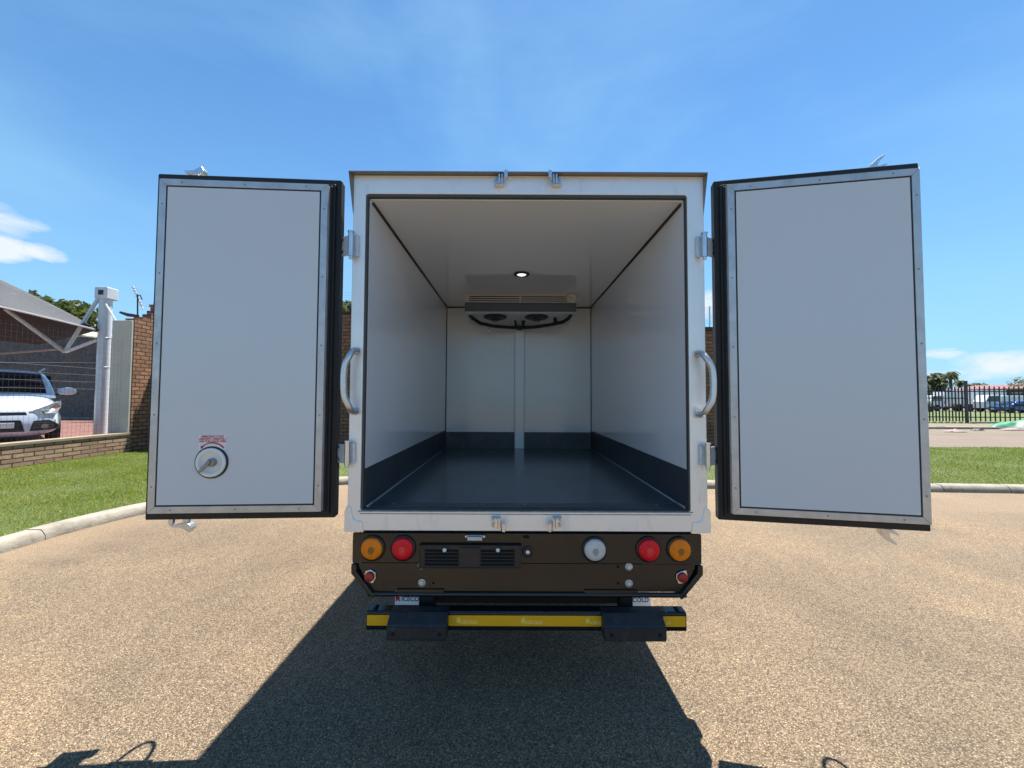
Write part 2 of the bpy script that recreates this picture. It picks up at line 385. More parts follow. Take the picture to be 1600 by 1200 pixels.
# ================================================================== SETTING
# kerb line
KP = [(-4.72, -6), (-4.72, -2), (-4.71, 1), (-4.70, 3.6), (-4.69, 4.2), (-4.52, 4.9), (-4.05, 5.65), (-3.4, 6.25), (-2.75, 6.56), (-1.6, 6.6), (0, 6.53), (3.2, 6.38), (6.67, 6.21), (10, 6.06), (16, 5.8), (30, 5.2)]
def catmull(P, n=8):
    out = []
    for i in range(len(P)-1):
        p0 = Vector(P[max(i-1, 0)]); p1 = Vector(P[i]); p2 = Vector(P[i+1]); p3 = Vector(P[min(i+2, len(P)-1)])
        for k in range(n):
            t = k/n; out.append(.5*((2*p1)+(-p0+p2)*t+(2*p0-5*p1+4*p2-p3)*t*t+(-p0+3*p1-3*p2+p3)*t**3))
    out.append(Vector(P[-1])); return out
KL = catmull(KP)
def resample(L, step):
    out = [L[0]]; acc = 0
    for a, b in zip(L, L[1:]):
        d = (b-a).length; t = step-acc
        while t <= d: out.append(a+(b-a)*(t/d)); t += step
        acc = (acc+d) % step if d+acc >= step else acc+d
    return out
def offs(L, d):
    out = []
    for i, p in enumerate(L):
        t = (L[min(i+1, len(L)-1)]-L[max(i-1, 0)]).normalized(); out.append(p+Vector((-t.y, t.x))*d)
    return out
KF = resample(KL, .1)
k_in = KF; k_mid = offs(KF, .035); k_top = offs(KF, .055); k_out = offs(KF, .195)
mb = MB()
SEG = 10
for s0 in range(0, len(KF)-1, SEG):
    e = min(s0+SEG, len(KF)-1)
    dz = random.uniform(-.004, .004); dx = random.uniform(-.004, .004)
    rings = []
    for i in range(s0, e+1):
        sh = 0
        def P(L, z):
            p = L[i].copy()
            if i == s0: p += (L[i+1]-L[i]).normalized()*.006
            if i == e: p -= (L[i]-L[i-1]).normalized()*.006
            return (p.x+dx, p.y+dx, z+dz)
        rings.append(mb._v([P(k_in, -.02), P(k_in, .04), P(k_mid, .09), P(k_top, .101), P(k_out, .102), P(k_out, -.02)]))
    for a, b in zip(rings, rings[1:]):
        for k in range(6): mb.bm.faces.new([a[k], a[(k+1) % 6], b[(k+1) % 6], b[k]])
    mb.bm.faces.new(rings[0][::-1]); mb.bm.faces.new(rings[-1])
tag(mb.build('kerb', conc, smooth=True), kind='structure')

def sheet(name, poly, z, mat):
    mb = MB(); mb.face([(x, y, z) for x, y in poly]); return tag(mb.build(name, mat), kind='structure')
sheet('ground', [(-3000, -800), (3000, -800), (3000, 4000), (-3000, 4000)], -.05, fieldm)
sheet('road', [(-60, -40), (60, -40), (60, 11.6), (-60, 11.6)], 0, asph)
sheet('far_road', [(-60, 11.6), (90, 11.6), (90, 19.6), (-60, 19.9)], 0, farr)
# grass verge: raised sheet between kerb, walls and road
LX = -9.5   # inner face of the left walls
top = [p for p in offs(KF, .19) if p.y > -3]
poly = [(p.x, p.y) for p in top] + [(30, 11.4), (8.2, 11.4), (8.2, 10.9), (LX-.2, 10.9), (LX-.2, -3)]
mb = MB(); mb.prism(poly, -.03, .085, 'z'); verge = tag(mb.build('verge', turf), kind='structure')
mb = MB(); mb.prism([(-60, 19.9), (90, 19.6), (90, 24.4), (24, 26), (-60, 26)], -.03, .02, 'z'); tag(mb.build('far_verge', dirt), kind='structure')
mb = MB()
for i in range(60):
    x = 8+i*1.0; mb.box(x, x+.985, 19.72, 19.92, -.02, .1)
tag(mb.build('far_kerb', conc, bevel=.01), kind='structure')
# red paved yard behind the low wall, a step above the street
PZ = .36
mb = MB(); mb.prism([(LX-.22, -8), (LX-.22, 19.4), (-60, 19.4), (-60, -8)], -.03, PZ, 'z'); tag(mb.build('paved_yard', pave), kind='structure')

# grass blades
import numpy as np
rng = np.random.default_rng(3)
PV = [Vector(p) for p in poly]
def inside(px, py):
    c = np.zeros(len(px), bool); n = len(poly)
    for i in range(n):
        x1, y1 = poly[i]; x2, y2 = poly[(i+1) % n]
        if y1 == y2: continue
        c ^= ((y1 > py) != (y2 > py)) & (px < (x2-x1)*(py-y1)/(y2-y1)+x1)
    return c
def blades(n, x0, x1, y0, y1, h, w):
    x = rng.uniform(x0, x1, n); y = rng.uniform(y0, y1, n); k = inside(x, y); x = x[k]; y = y[k]
    pn = np.sin(x*2.1+1.3*np.sin(y*1.7))*np.sin(y*2.6+.8*np.sin(x*1.1)); hh = h*(rng.uniform(.5, 1.25, len(x)))*(1+.3*pn)
    a = rng.uniform(0, 2*np.pi, len(x)); l = rng.uniform(.3, 1.0, len(x))*hh; b = rng.uniform(0, 2*np.pi, len(x)); ww = w*rng.uniform(.6, 1.3, len(x))
    z = np.full(len(x), .08)
    A = np.stack([x-np.cos(a)*ww, y-np.sin(a)*ww, z], 1); B = np.stack([x+np.cos(a)*ww, y+np.sin(a)*ww, z], 1); C = np.stack([x+np.cos(b)*l, y+np.sin(b)*l, z+hh], 1)
    return np.stack([A, B, C], 1).reshape(-1, 3)
V = np.concatenate([blades(190000, LX, -4.4, 2.5, 10.9, .03, .0032), blades(20000, -4.5, 8, 6.2, 10.9, .035, .006), blades(130000, 5.5, 20, 5.8, 11.4, .034, .0045)])
me = bpy.data.meshes.new('grass'); nt = len(V)//3
me.vertices.add(len(V)); me.vertices.foreach_set('co', V.ravel()); me.loops.add(nt*3); me.loops.foreach_set('vertex_index', np.arange(nt*3))
me.polygons.add(nt); me.polygons.foreach_set('loop_start', np.arange(0, nt*3, 3)); me.polygons.foreach_set('loop_total', np.full(nt, 3)); me.update(); me.validate()
me.materials.append(grassm); go = bpy.data.objects.new('grass', me); COL.objects.link(go); tag(go, 'short green grass growing on the verge behind the kerb', 'grass', kind='stuff')

# ------------------------------------------------------------------ low wall, pillar, tall walls
lw = empty('low_brick_wall', 'low tan face-brick wall with a pale coping beside the grass at far left', 'wall', (LX, 4, 0))
mb = MB(); mb.box(LX-.22, LX, -4, 9.76, -.02, .5); o = mb.build('brick_wall', brickL, lw); o.matrix_parent_inverse = Matrix.Translation((-LX, -4, 0))
mb = MB(); mb.box(LX-.222, LX+.015, -4, 9.76, .502, .56); o = mb.build('coping', pm('coping_cement', (.3, .24, .17), .9, 0, (4, .25), (40, .3, .004)), lw, bevel=.006); o.matrix_parent_inverse = Matrix.Translation((-LX, -4, 0))
mb = MB(); mb.box(LX-.5, LX-.012, 9.70, 9.76, .561, 3.36); mb.box(LX-.5, LX-.225, 9.70, 9.76, -.02, .5605)
pil = mb.build('plaster_pillar', plaster, bevel=.01); tag(pil, 'tall cream plastered pillar at the end of the low brick wall', 'pillar')
bw = empty('tall_brick_wall', 'tall red-brown brick boundary wall running behind the white truck', 'wall', (LX, 10.9, 0))
INV = Matrix.Translation((-LX, -10.9, 0))
mb = MB(); mb.box(LX-.24, LX, 9.762, 10.42, -.02, 3.42); mb.box(LX-.238, LX-.002, 9.97, 10.42, 3.42, 3.5); 
mb.box(LX-.24, LX, 10.422, 11.1, -.02, 3.86)
mb.box(LX-.26, LX+.03, 10.40, 11.1, 3.862, 3.93); mb.box(LX-.235, LX-.01, 10.5, 11.1, 3.932, 4.02)
mb.box(LX-.238, LX-.004, 10.2, 10.418, 3.5, 3.62); mb.box(LX-.236, LX-.006, 10.32, 10.416, 3.62, 3.74)
o = mb.build('side_wall', brickA, bw, bevel=.004); o.matrix_parent_inverse = INV
mb = MB(); mb.box(LX+.002, .5, 10.9, 11.12, -.02, 3.8); mb.box(.5, 8.2, 10.902, 11.122, -.02, 3.36)
o = mb.build('back_wall', brickB, bw, bevel=.004); o.matrix_parent_inverse = INV
mb = MB(); mb.box(LX+.002, .5, 10.86, 11.16, 3.802, 3.87); mb.box(.502, 8.2, 10.84, 11.18, 3.362, 3.47)
o = mb.build('coping', pm('dark_coping', (.05, .035, .03), .8, 0, (6, .4)), bw, bevel=.004); o.matrix_parent_inverse = INV

# electric fencing on the wall
def efence(x0, y0, x1, y1, z, n, label, lean=.25, first=True):
    e = empty('electric_fence', label, 'electric fence', (x0, y0, z)); inv = Matrix.Translation((-x0, -y0, -z))
    d = Vector((x1-x0, y1-y0, 0)); nn = Vector((d.y, -d.x, 0)).normalized()
    brs = []
    for i in range(n):
        b = Vector((x0, y0, z))+d*(i/max(1, n-1)); t = b+Vector((0, 0, .62))-nn*lean*(-1); t = b+nn*(-lean)+Vector((0, 0, .62)); brs.append((b, t))
        mb = MB(); mb.tube([b, t], .016, 6)
        for k in range(7):
            p = b.lerp(t, .2+k*.12); mb.cyl(p-nn*.03, p+nn*.03, .02, 6)
        o = mb.build('bracket', galv, e); o.matrix_parent_inverse = inv
    mb = MB()
    for (b, t), (b2, t2) in zip(brs, brs[1:]):
        for k in range(7):
            a = b.lerp(t, .2+k*.12); c = b2.lerp(t2, .2+k*.12); mid = (a+c)/2; mid.z -= .02; mb.tube([a, mid, c], .003, 4)
    o = mb.build('strand', wire, e); o.matrix_parent_inverse = inv
efence(LX-.12, 10.1, LX-.12, 10.95, 3.72, 2, 'slanted white electric fence bracket on the brick pier by the pillar', .3)
efence(LX+.6, 11.0, .3, 11.0, 3.87, 5, 'thin electric fence strands on the higher brick wall left of the truck', .0)
efence(.8, 11.0, 8.0, 11.0, 3.47, 4, 'thin electric fence strands on the lower brick wall right of the truck', .0)
mb = MB(); b = at(213, 487, 10.0); mb.tube([at(188, 488, 10.0), at(200, 492, 10.0), at(216, 494, 10.0)], .035, 8, [.03, .045, .035]); mb.cyl(at(215, 494, 10), at(215, 460, 10), .016)
mb.tube([at(215, 462, 10), at(219, 461, 10.1), at(222, 468, 10.2)], .012, 6)
tag(mb.build('security_camera', blkplast, smooth=True), 'black tubular bracket camera above the plaster pillar', 'camera')
mb = MB(); mb.box(LX+.3, LX+.32, 10.5, 10.52, 3.0, 3.01)
mb.bm.free()

# welded mesh over the low wall
mf = empty('mesh_fence', 'thin see-through welded wire fence on top of the low brick wall', 'fence', (LX-.1, 4, .56)); inv = Matrix.Translation((-(LX-.1), -4, -.56))
mb = MB(); y = 2.0
while y < 9.62: mb.box(LX-.101, LX-.099, y, y+.002, .56, 2.9); y += .085
z = .66
while z < 2.9: mb.box(LX-.1045, LX-.1025, 2, 9.62, z, z+.002); z += .12
o = mb.build('wire_panel', pm('mesh_wire', (.10, .10, .11), .5, .3), mf); o.matrix_parent_inverse = inv
mb = MB()
for z in (1.62, 1.78, 1.94, 2.1): mb.tube([(LX-.13, 2, z), (LX-.13, 6, z-.01), (LX-.13, 9.62, z)], .0028, 5)
o = mb.build('strand', wire, mf); o.matrix_parent_inverse = inv

# ------------------------------------------------------------------ carport
cpX = empty('carport', 'grey shade-net carport canopy on a thick round white steel post', 'carport', (at(160, 600, 10.6).x, 10.6, PZ))
inv = Matrix.Translation(-cpX.location)
def cpart(mb, name, mat, **k):
    o = mb.build(name, mat, cpX, **k); o.matrix_parent_inverse = inv; return o
PX = at(160, 600, 10.6).x; PY = 10.6
mb = MB(); mb.cyl((PX, PY, PZ-.01), (PX, PY, 4.12), .135, 28)
for z in (2.25, 3.05): mb.lathe([(.137, z-.008), (.141, z-.004), (.141, z+.004), (.137, z+.008)], (PX, PY, 0), (0, 0, 1), 28)
cpart(mb, 'post', galv, smooth=True)
mb = MB(); mb.box(PX-.17, PX+.17, PY-.15, PY+.17, 4.1, 4.42); cpart(mb, 'post_head', galv, bevel=.02)
mb = MB(); mb.box(PX-.06, PX+.08, PY-.156, PY-.149, 4.2, 4.33); cpart(mb, 'head_opening', seal)
node = at(100, 534, 10.3); n2 = at(103, 549, 10.3)
top = Vector((PX-.1, PY-.1, 4.12))
def strut(a, b, r=.045, m=galv): 
    mb = MB(); mb.tube([a, b], r, 8); cpart(mb, 'strut', m, smooth=True)
strut(top, at(102, 549, 10.3)); strut(at(102, 550, 10.3), Vector((PX-.1, PY-.08, at(150, 530, 10.4).z)), .045)
strut(at(101, 550, 10.3), at(8, 482, 9.2), .05, steelp)
mb = MB(); mb.tube([top+Vector((.1, 0, 0)), at(182, 503, 10.4)], .02, 6); cpart(mb, 'stay', galv)
mb = MB(); mb.tube([at(130, 508, 10.2), at(154, 516, 10.3)], .05, 8, [.07, .04]); cpart(mb, 'corner_clamp', blkplast)
# canopy: shallow curved hyper sheet between ridge and eave
tip = at(153, 516, 10.3)
def bez(a, b, c, t): return a*(1-t)**2+b*2*t*(1-t)+c*t*t
ridge = [bez(tip, at(110, 488, 11.2), at(0, 437, 12.2), t/12) for t in range(13)] + [at(0, 437, 12.2).lerp(at(-260, 440, 13), k/4) for k in range(1, 5)]
eave = [bez(tip, at(90, 500, 9.7), at(0, 479, 8.9), t/12) for t in range(13)] + [at(0, 479, 8.9).lerp(at(-330, 470, 8.2), k/4) for k in range(1, 5)]
back = [bez(tip, at(112, 528, 12.5), at(60, 538, 14.5), t/12) for t in range(13)] + [at(60, 538, 14.5).lerp(at(-250, 505, 15), k/4) for k in range(1, 5)]
mb = MB(); NN = 10
def surf(A, B, sag):
    rows = []
    for a, b in zip(A, B): rows.append(mb._v([a.lerp(b, k/NN)-Vector((0, 0, sag*math.sin(math.pi*k/NN)*min(1, (a-b).length/3))) for k in range(NN+1)]))
    for r0, r1 in zip(rows, rows[1:]):
        for k in range(NN): mb.bm.faces.new([r0[k], r1[k], r1[k+1], r0[k+1]])
surf(eave, ridge, .12); surf(ridge, back, .1)
o = cpart(mb, 'canopy', shade_m, smooth='all'); so_ = o.modifiers.new('thick', 'SOLIDIFY'); so_.thickness = .008
mb = MB(); mb.tube(eave, .025, 6); cpart(mb, 'eave_cable', steelp)
strut(at(-90, 560, 12.5), at(95, 545, 12.3), .04, steelp); 

# net fence with kerb behind
nf = empty('net_fence', 'high dark shade-net screen at the back of the red paved yard', 'fence', (-26, 19, PZ)); inv2 = Matrix.Translation((26, -19, -PZ))
mb = MB(); N = 90; rows = []
for i in range(N+1):
    x = -34+i*.2; y = 19.05+.03*math.sin(i*1.1)+.02*math.sin(i*2.7)
    rows.append(mb._v([(x, y+.02*math.sin(i+j), z) for j, z in enumerate((PZ+.05, 1.4, 2.35, 3.3, at(60, 527, 19).z+.05*math.sin(i*.7)))]))
for a, b in zip(rows, rows[1:]):
    for k in range(4): mb.bm.faces.new([a[k], b[k], b[k+1], a[k+1]])
o = mb.build('net', net_m, nf, smooth='all'); o.matrix_parent_inverse = inv2
mb = MB(); 
for i in range(0, N+1, 15): mb.cyl((-34+i*.2, 19.12, PZ), (-34+i*.2, 19.12, 4.3), .04, 8)

for o in mb.build('fence_post', chas, nf, split=1): o.matrix_parent_inverse = inv2
mb = MB(); mb.tube([(-34, 18.98, 3.1), (-28, 18.98, 3.06), (-22, 18.98, 3.1), (-16, 18.98, 3.06)], .02, 5); o = mb.build('rope', steelp, nf); o.matrix_parent_inverse = inv2
mb = MB()
for i in range(20): mb.box(-34+i, -33.02+i, 18.6, 18.8, PZ-.02, PZ+.1)
tag(mb.build('yard_kerb', conc, bevel=.01), kind='structure')

# palings at the back corner, right of the post
fo = empty('paling_fence', 'dark vertical paling fence between the round post and the plaster pillar', 'fence', (-15.9, 16, PZ)); inv3 = Matrix.Translation((15.9, -16, -PZ))
mb = MB()
for i in range(14): mb.box(-18.2+i*.14, -18.12+i*.14, 17.0, 17.03, PZ, 2.6)
o = mb.build('pale', chas, fo); o.matrix_parent_inverse = inv3
mb = MB(); mb.box(-18.2, -16.3, 17.031, 17.07, 2.4, 2.46); mb.box(-18.2, -16.3, 17.031, 17.07, .8, .86); 
for o in mb.build('rail', chas, fo, split=1): o.matrix_parent_inverse = inv3

# cream rough house beyond the net, and small gabled roof
hb = empty('cream_house', 'pale cream stone house glimpsed under the carport canopy', 'house', (-30, 26, 0)); ih = Matrix.Translation((30, -26, 0))
stone = pm('cream_stone', (.5, .46, .36), .9, 0, (1.8, .5), (3, .8, .1), stain=(2.5, (.7, .68, .6), .8))
a = at(92, 560, 26); b = at(126, 560, 26)
mb = MB(); mb.box(a.x, b.x, 26, 30, 0, at(100, 522, 26).z); mb.prism([(a.x, at(100, 522, 26).z), (b.x-.2, at(100, 522, 26).z), (b.x-.7, at(100, 514, 26).z), (a.x+.5, at(100, 512, 26).z)], 26.05, 29.9)
o = mb.build('wall', stone, hb, bevel=.05); o.matrix_parent_inverse = ih
mb = MB(); p = at(104, 536, 25.98); mb.box(p.x-.35, p.x+.3, 25.96, 25.99, p.z-.4, p.z+.3); o = mb.build('window', glassd, hb); o.matrix_parent_inverse = ih
h2 = empty('tiled_house', 'small house with grey-brown tiled roof peeking between post and pillar', 'house', (-20, 22, 0)); ih = Matrix.Translation((20, -22, 0))
a = at(160, 575, 22); b = at(200, 575, 22)
mb = MB(); mb.box(a.x, b.x, 22, 26, 0, at(170, 580, 22).z); o = mb.build('wall', plaster, h2); o.matrix_parent_inverse = ih
mb = MB(); z1 = at(170, 578, 22).z; z2 = at(170, 548, 22).z
mb.prism([(21.7, z1), (26.3, z1), (24, z2)], a.x-.3, b.x+.3, 'x'); o = mb.build('roof', pm('roof_tile', (.3, .24, .19), .8, 0, (6, .5), (12, .6, .05)), h2); o.matrix_parent_inverse = ih
mb = MB(); mb.box(a.x-.3, b.x+.3, 21.62, 21.69, z1-.1, z1+.06); o = mb.build('gutter', whitep, h2); o.matrix_parent_inverse = ih

# ------------------------------------------------------------------ trees
def tree(name, x, y, z0, h, rad, label, n=5000, leaf=.12, mat=None, trunk_r=.2, flat=.6, group='trees beyond the walls and fences', kind='clump', zc=.62):
    t = empty(name, label, 'tree', (x, y, z0), group)
    mb = MB(); rnd = random.Random(int(x*31+y*7))
    mb.tube([(0, 0, 0), (.05*h*.1, 0, h*.3), (0, .03*h, h*.6)], trunk_r, 8, [trunk_r, trunk_r*.75, trunk_r*.5])
    clumps = []
    for i in range(26):
        a = rnd.uniform(0, 6.283); r = rad*math.sqrt(rnd.random())*.8; c = Vector((r*math.cos(a), r*math.sin(a), h*zc+rnd.uniform(-1, 1)*rad*flat*(1-.6*(r/rad)**2)))
        clumps.append((c, rad*rnd.uniform(.2, .42)))
        if i < 10: mb.tube([(0, 0, h*.35), Vector((0, 0, h*.35)).lerp(c, .5)+Vector((0, 0, .1*h)), c], .05, 6, [trunk_r*.4, trunk_r*.25, trunk_r*.08])
    mb.build('trunk', bark, t, smooth=True)
    vs = []; fs = []
    for i in range(n):
        c, cr_ = clumps[rnd.randrange(len(clumps))]
        d = Vector((rnd.gauss(0, 1), rnd.gauss(0, 1), rnd.gauss(0, 1))).normalized(); p = c+Vector((d.x, d.y, d.z*.75))*cr_*(rnd.random()**.4)
        if p.z > h: p.z = h-rnd.random()*.2
        u = Vector((rnd.gauss(0, 1), rnd.gauss(0, 1), rnd.gauss(0, .7))).normalized(); w = u.orthogonal().normalized(); l = leaf*rnd.uniform(.6, 1.4)
        k = len(vs); vs += [p-u*l, p+w*l*.45, p+u*l, p-w*l*.45]; fs.append((k, k+1, k+2, k+3))
    rawmesh('crown', vs, fs, mat or leafA, t)
def tree_at(name, px, pytop, Y, radpx, label, **k):
    p = at(px, pytop, Y); tree(name, p.x, Y, 0, p.z, radpx/F*Y, label, **k)
tree_at('broad_tree', 50, 434, 30, 85, 'broad dark green tree rising behind the grey canopy', n=9000, leaf=.26, trunk_r=.35, flat=.75, zc=.55)
tree_at('broad_tree', 118, 500, 28, 62, 'bushy green tree behind the round white post', n=6000, leaf=.22, trunk_r=.3, flat=.7, zc=.6, mat=leafB)
tree_at('broad_tree', 35, 520, 32, 60, 'low dark tree seen under the canopy above the net', n=5000, leaf=.24, trunk_r=.25, flat=.6, zc=.6)
tree_at('broad_tree', 541, 456, 24, 26, 'olive green treetop above the brick wall between left door and truck', n=5000, leaf=.16, trunk_r=.15, flat=1.2, zc=.75, mat=leafB)
tree_at('broad_tree', 1458, 584, 85, 26, 'dark round tree left of the palm beyond the palisade fence', n=3500, leaf=.4, flat=.8, zc=.65)
tree_at('broad_tree', 1528, 598, 95, 16, 'low scrubby tree just right of the palms', n=2000, leaf=.4, flat=.6, zc=.7)
tree_at('broad_tree', 1622, 582, 62, 36, 'spreading bare-topped tree behind the red roof at far right', n=2800, leaf=.26, flat=.6, zc=.7)
def palm(px, py, Y, label, s=1.0):
    p = at(px, py, Y); t = empty('palm_tree', label, 'palm tree', (p.x, Y, 0), 'palms beyond the palisade fence'); h = p.z-.8*s
    mb = MB(); mb.tube([(0, 0, 0), (.15, 0, h*.5), (0, 0, h)], .3, 8, [.32, .24, .26]); mb.build('trunk', bark, t, smooth=True)
    vs = []; fs = []; rnd = random.Random(px)
    for i in range(34):
        a = rnd.uniform(0, 6.283); up = rnd.uniform(-.5, 1.1); L = rnd.uniform(1.6, 2.5)*s; prev = None
        for k in range(7):
            q = k/6; c = Vector((math.cos(a)*L*q, math.sin(a)*L*q, h+up*L*q*.8-1.1*L*q*q)); w = Vector((-math.sin(a), math.cos(a), 0))*(.34*math.sin(math.pi*min(1, q*.85+.1))*s); dr = Vector((0, 0, -.25*s*q))
            cur = (c-w+dr, c, c+w+dr)
            if prev:
                n = len(vs); vs += [*prev, *cur]; fs += [(n, n+1, n+4, n+3), (n+1, n+2, n+5, n+4)]
            prev = cur
    rawmesh('crown', vs, fs, leafA, t)
palm(1484, 578, 80, 'taller feathery palm standing above the others', .62); palm(1499, 592, 84, 'shorter palm to the right of the tallest palm', .5); palm(1473, 596, 82, 'shorter palm to the left of the tallest palm', .45)

# ------------------------------------------------------------------ palisade fence
pf = empty('palisade_fence', 'black steel palisade fence across the road on the right', 'fence', (28.6, 24.6, 0)); ip = Matrix.Translation((-28.6, -24.6, 0))
def pale(mb, x, y, h, lean=0):
    mb.prism([(x-.04, .12), (x+.04, .12), (x+.04+lean, h-.08), (x+lean, h), (x-.04+lean, h-.08)], y-.01, y+.01)
mb = MB(); x = 28.85
while x < 43: pale(mb, x, 24.6, 2.36+random.uniform(-.02, .02)); x += .31
x = 28.4; y = 24.65
while x > 14: pale(mb, x, y, 2.3+random.uniform(-.02, .02)); x -= .195; y += .012
o = mb.build('pales', pal, pf); o.matrix_parent_inverse = ip
mb = MB()
for z in (.36, 1.98): mb.box(28.6, 43, 24.612, 24.66, z, z+.06)
for z in (.36, 1.55, 1.98):
    mb.prism([(14, 25.55), (28.6, 24.665), (28.6, 24.70), (14, 25.58)], z, z+.06, 'z')
o = mb.build('rails', pal, pf); o.matrix_parent_inverse = ip
mb = MB(); mb.box(28.56, 28.70, 24.56, 24.68, 0, 2.68); o = mb.build('post', pm('post_paint', (.05, .045, .05), .6), pf, bevel=.015); o.matrix_parent_inverse = ip
mb = MB()
x = 28.9
while x < 43: mb.box(x, x+.22, 24.52, 24.7, 0, .1); x += .31
x = 28.2; y = 24.6
while x > 14: mb.box(x, x+.15, y, y+.15, 0, .1); x -= .39; y += .024
for o in mb.build('sunlit_gap_block', pm('sunlit_gap_pale', (.35, .33, .28), .9, 0, (4, .2)), pf, bevel=.01, split=1): o.matrix_parent_inverse = ip  # added pale blocks standing in for sunlit ground between the fence shadows
sheet('field', [(10, 25), (120, 24.9), (120, 47), (10, 47)], .03, fieldm)
sheet('yard', [(10, 47), (160, 47), (160, 90), (10, 90)], .01, farr)

# tarp heap and litter
mb = MB(); rnd = random.Random(4)
def heap(mb, cx, cy, rx, ry, h, n=22, seed=1):
    rnd = random.Random(seed); ph = [rnd.uniform(0, 6.28) for _ in range(6)]; grid = []
    for i in range(n+1):
        row = []
        for j in range(n+1):
            u = i/n*2-1; v = j/n*2-1; r = math.sqrt(u*u+v*v); f = max(0, 1-r)**.7
            z = h*f*(.75+.3*math.sin(5*u+ph[0])*math.cos(4*v+ph[1])+.18*math.sin(11*u+ph[2]+3*v)); k = 1+.1*math.sin(6*math.atan2(v, u)+ph[3])
            row.append((cx+u*rx*k*(1 if r <= 1 else 1/r), cy+v*ry*k*(1 if r <= 1 else 1/r), .025+max(0, z)))
        grid.append(mb._v(row))
    for a, b in zip(grid, grid[1:]):
        for k in range(n): mb.bm.faces.new([a[k], a[k+1], b[k+1], b[k]])
c = gz(1606, 668, .02); heap(mb, c.x, c.y, 1.9, .7, .62, seed=2); heap(mb, c.x+.9, c.y-.1, 1.1, .6, .8, seed=5)
tag(mb.build('green_tarp', tarp, smooth='all'), 'crumpled bright green sheeting dumped at the foot of the palisade fence', 'sheeting')
mb = MB(); c = gz(1600, 671, .02); heap(mb, c.x, c.y-.3, 1.5, .35, .2, seed=9); tag(mb.build('cloth_heap', cloth, smooth='all'), 'pinkish white cloth lying in front of the green sheeting', 'cloth')
for i, (px, py, w, lb) in enumerate([(1468, 668, .35, 'dark litter scrap on the far verge nearest the right door'), (1492, 674, .5, 'pale flattened litter on the far verge left of the fence post'), (1528, 672, .3, 'dark litter scrap on the far verge right of the fence post')]):
    p = gz(px, py, .03); mb = MB(); heap(mb, p.x, p.y, w, w*.5, .12, 8, i+3); tag(mb.build('litter', (cloth if i == 1 else chas), smooth='all'), lb, 'litter')

# ------------------------------------------------------------------ red roofed building
rb = empty('red_roofed_building', 'long low workshop with red metal roof behind the palisade fence', 'building', at(1540, 650, 62)); rb.location.z = 0; ir = Matrix.Translation(-rb.location)
def rp(mb, n, m_, **k):
    o = mb.build(n, m_, rb, **k)
    for q in (o if isinstance(o, list) else [o]): q.matrix_parent_inverse = ir
    return o
A = at(1486, 640, 72); B = at(1680, 640, 54); zt = 4.1
dirv = (B-A); dirv.z = 0; Lb = dirv.length; ang = math.atan2(dirv.y, dirv.x); MM = Matrix.Translation((A.x, A.y, 0)) @ Matrix.Rotation(ang, 4, 'Z')
mb = MB(MM); mb.box(0, Lb, .4, 9, 0, 3.3); rp(mb, 'wall', wallb)
mb = MB(MM); mb.prism([(-.5, 3.35), (9.5, 3.35), (4.5, 4.15)], -.6, Lb+.6, 'x')
for i in range(int(Lb/.9)): mb.box(i*.9, i*.9+.06, -.46, -.4, 3.36, 3.44)
rp(mb, 'roof', roofr)
mb = MB(MM); mb.box(-.5, Lb+.5, -.56, -.52, 3.2, 3.36); rp(mb, 'fascia', pm('fascia', (.45, .3, .28), .6))
for (u0, u1, m_) in ((.55, .62, glassd), (.64, .70, glassd), (.35, .5, seal)):
    mb = MB(MM); mb.box(Lb*u0, Lb*u1, .34, .39, .9 if m_ is glassd else 0, 2.6); rp(mb, 'window' if m_ is glassd else 'doorway', m_)
    if m_ is glassd:
        mb = MB(MM); mb.box(Lb*u0-.1, Lb*u1+.1, .36, .385, 2.62, 2.75); mb.box(Lb*u0-.1, Lb*u1+.1, .3, .385, .78, .88); rp(mb, 'window_frame', pm('cream_trim', (.5, .48, .38), .7), split=1)
# hedge
hd = gz(1492, 646, 0)
vs = []; fs = []; rnd = random.Random(3)
for i in range(5000):
    p = Vector((hd.x+rnd.uniform(-2.6, 2.6), 48+rnd.uniform(-.5, .5), rnd.uniform(0, 1.0)*(1 if rnd.random() < .95 else 1.1))); u = Vector((rnd.gauss(0, 1), rnd.gauss(0, 1), rnd.gauss(0, 1))).normalized()*.13; w = u.orthogonal().normalized()*.08
    k = len(vs); vs += [p-u, p+w, p+u, p-w]; fs.append((k, k+1, k+2, k+3))
tag(rawmesh('hedge', vs, fs, leafA), 'clipped dark green hedge in front of the parked white trucks', 'hedge')

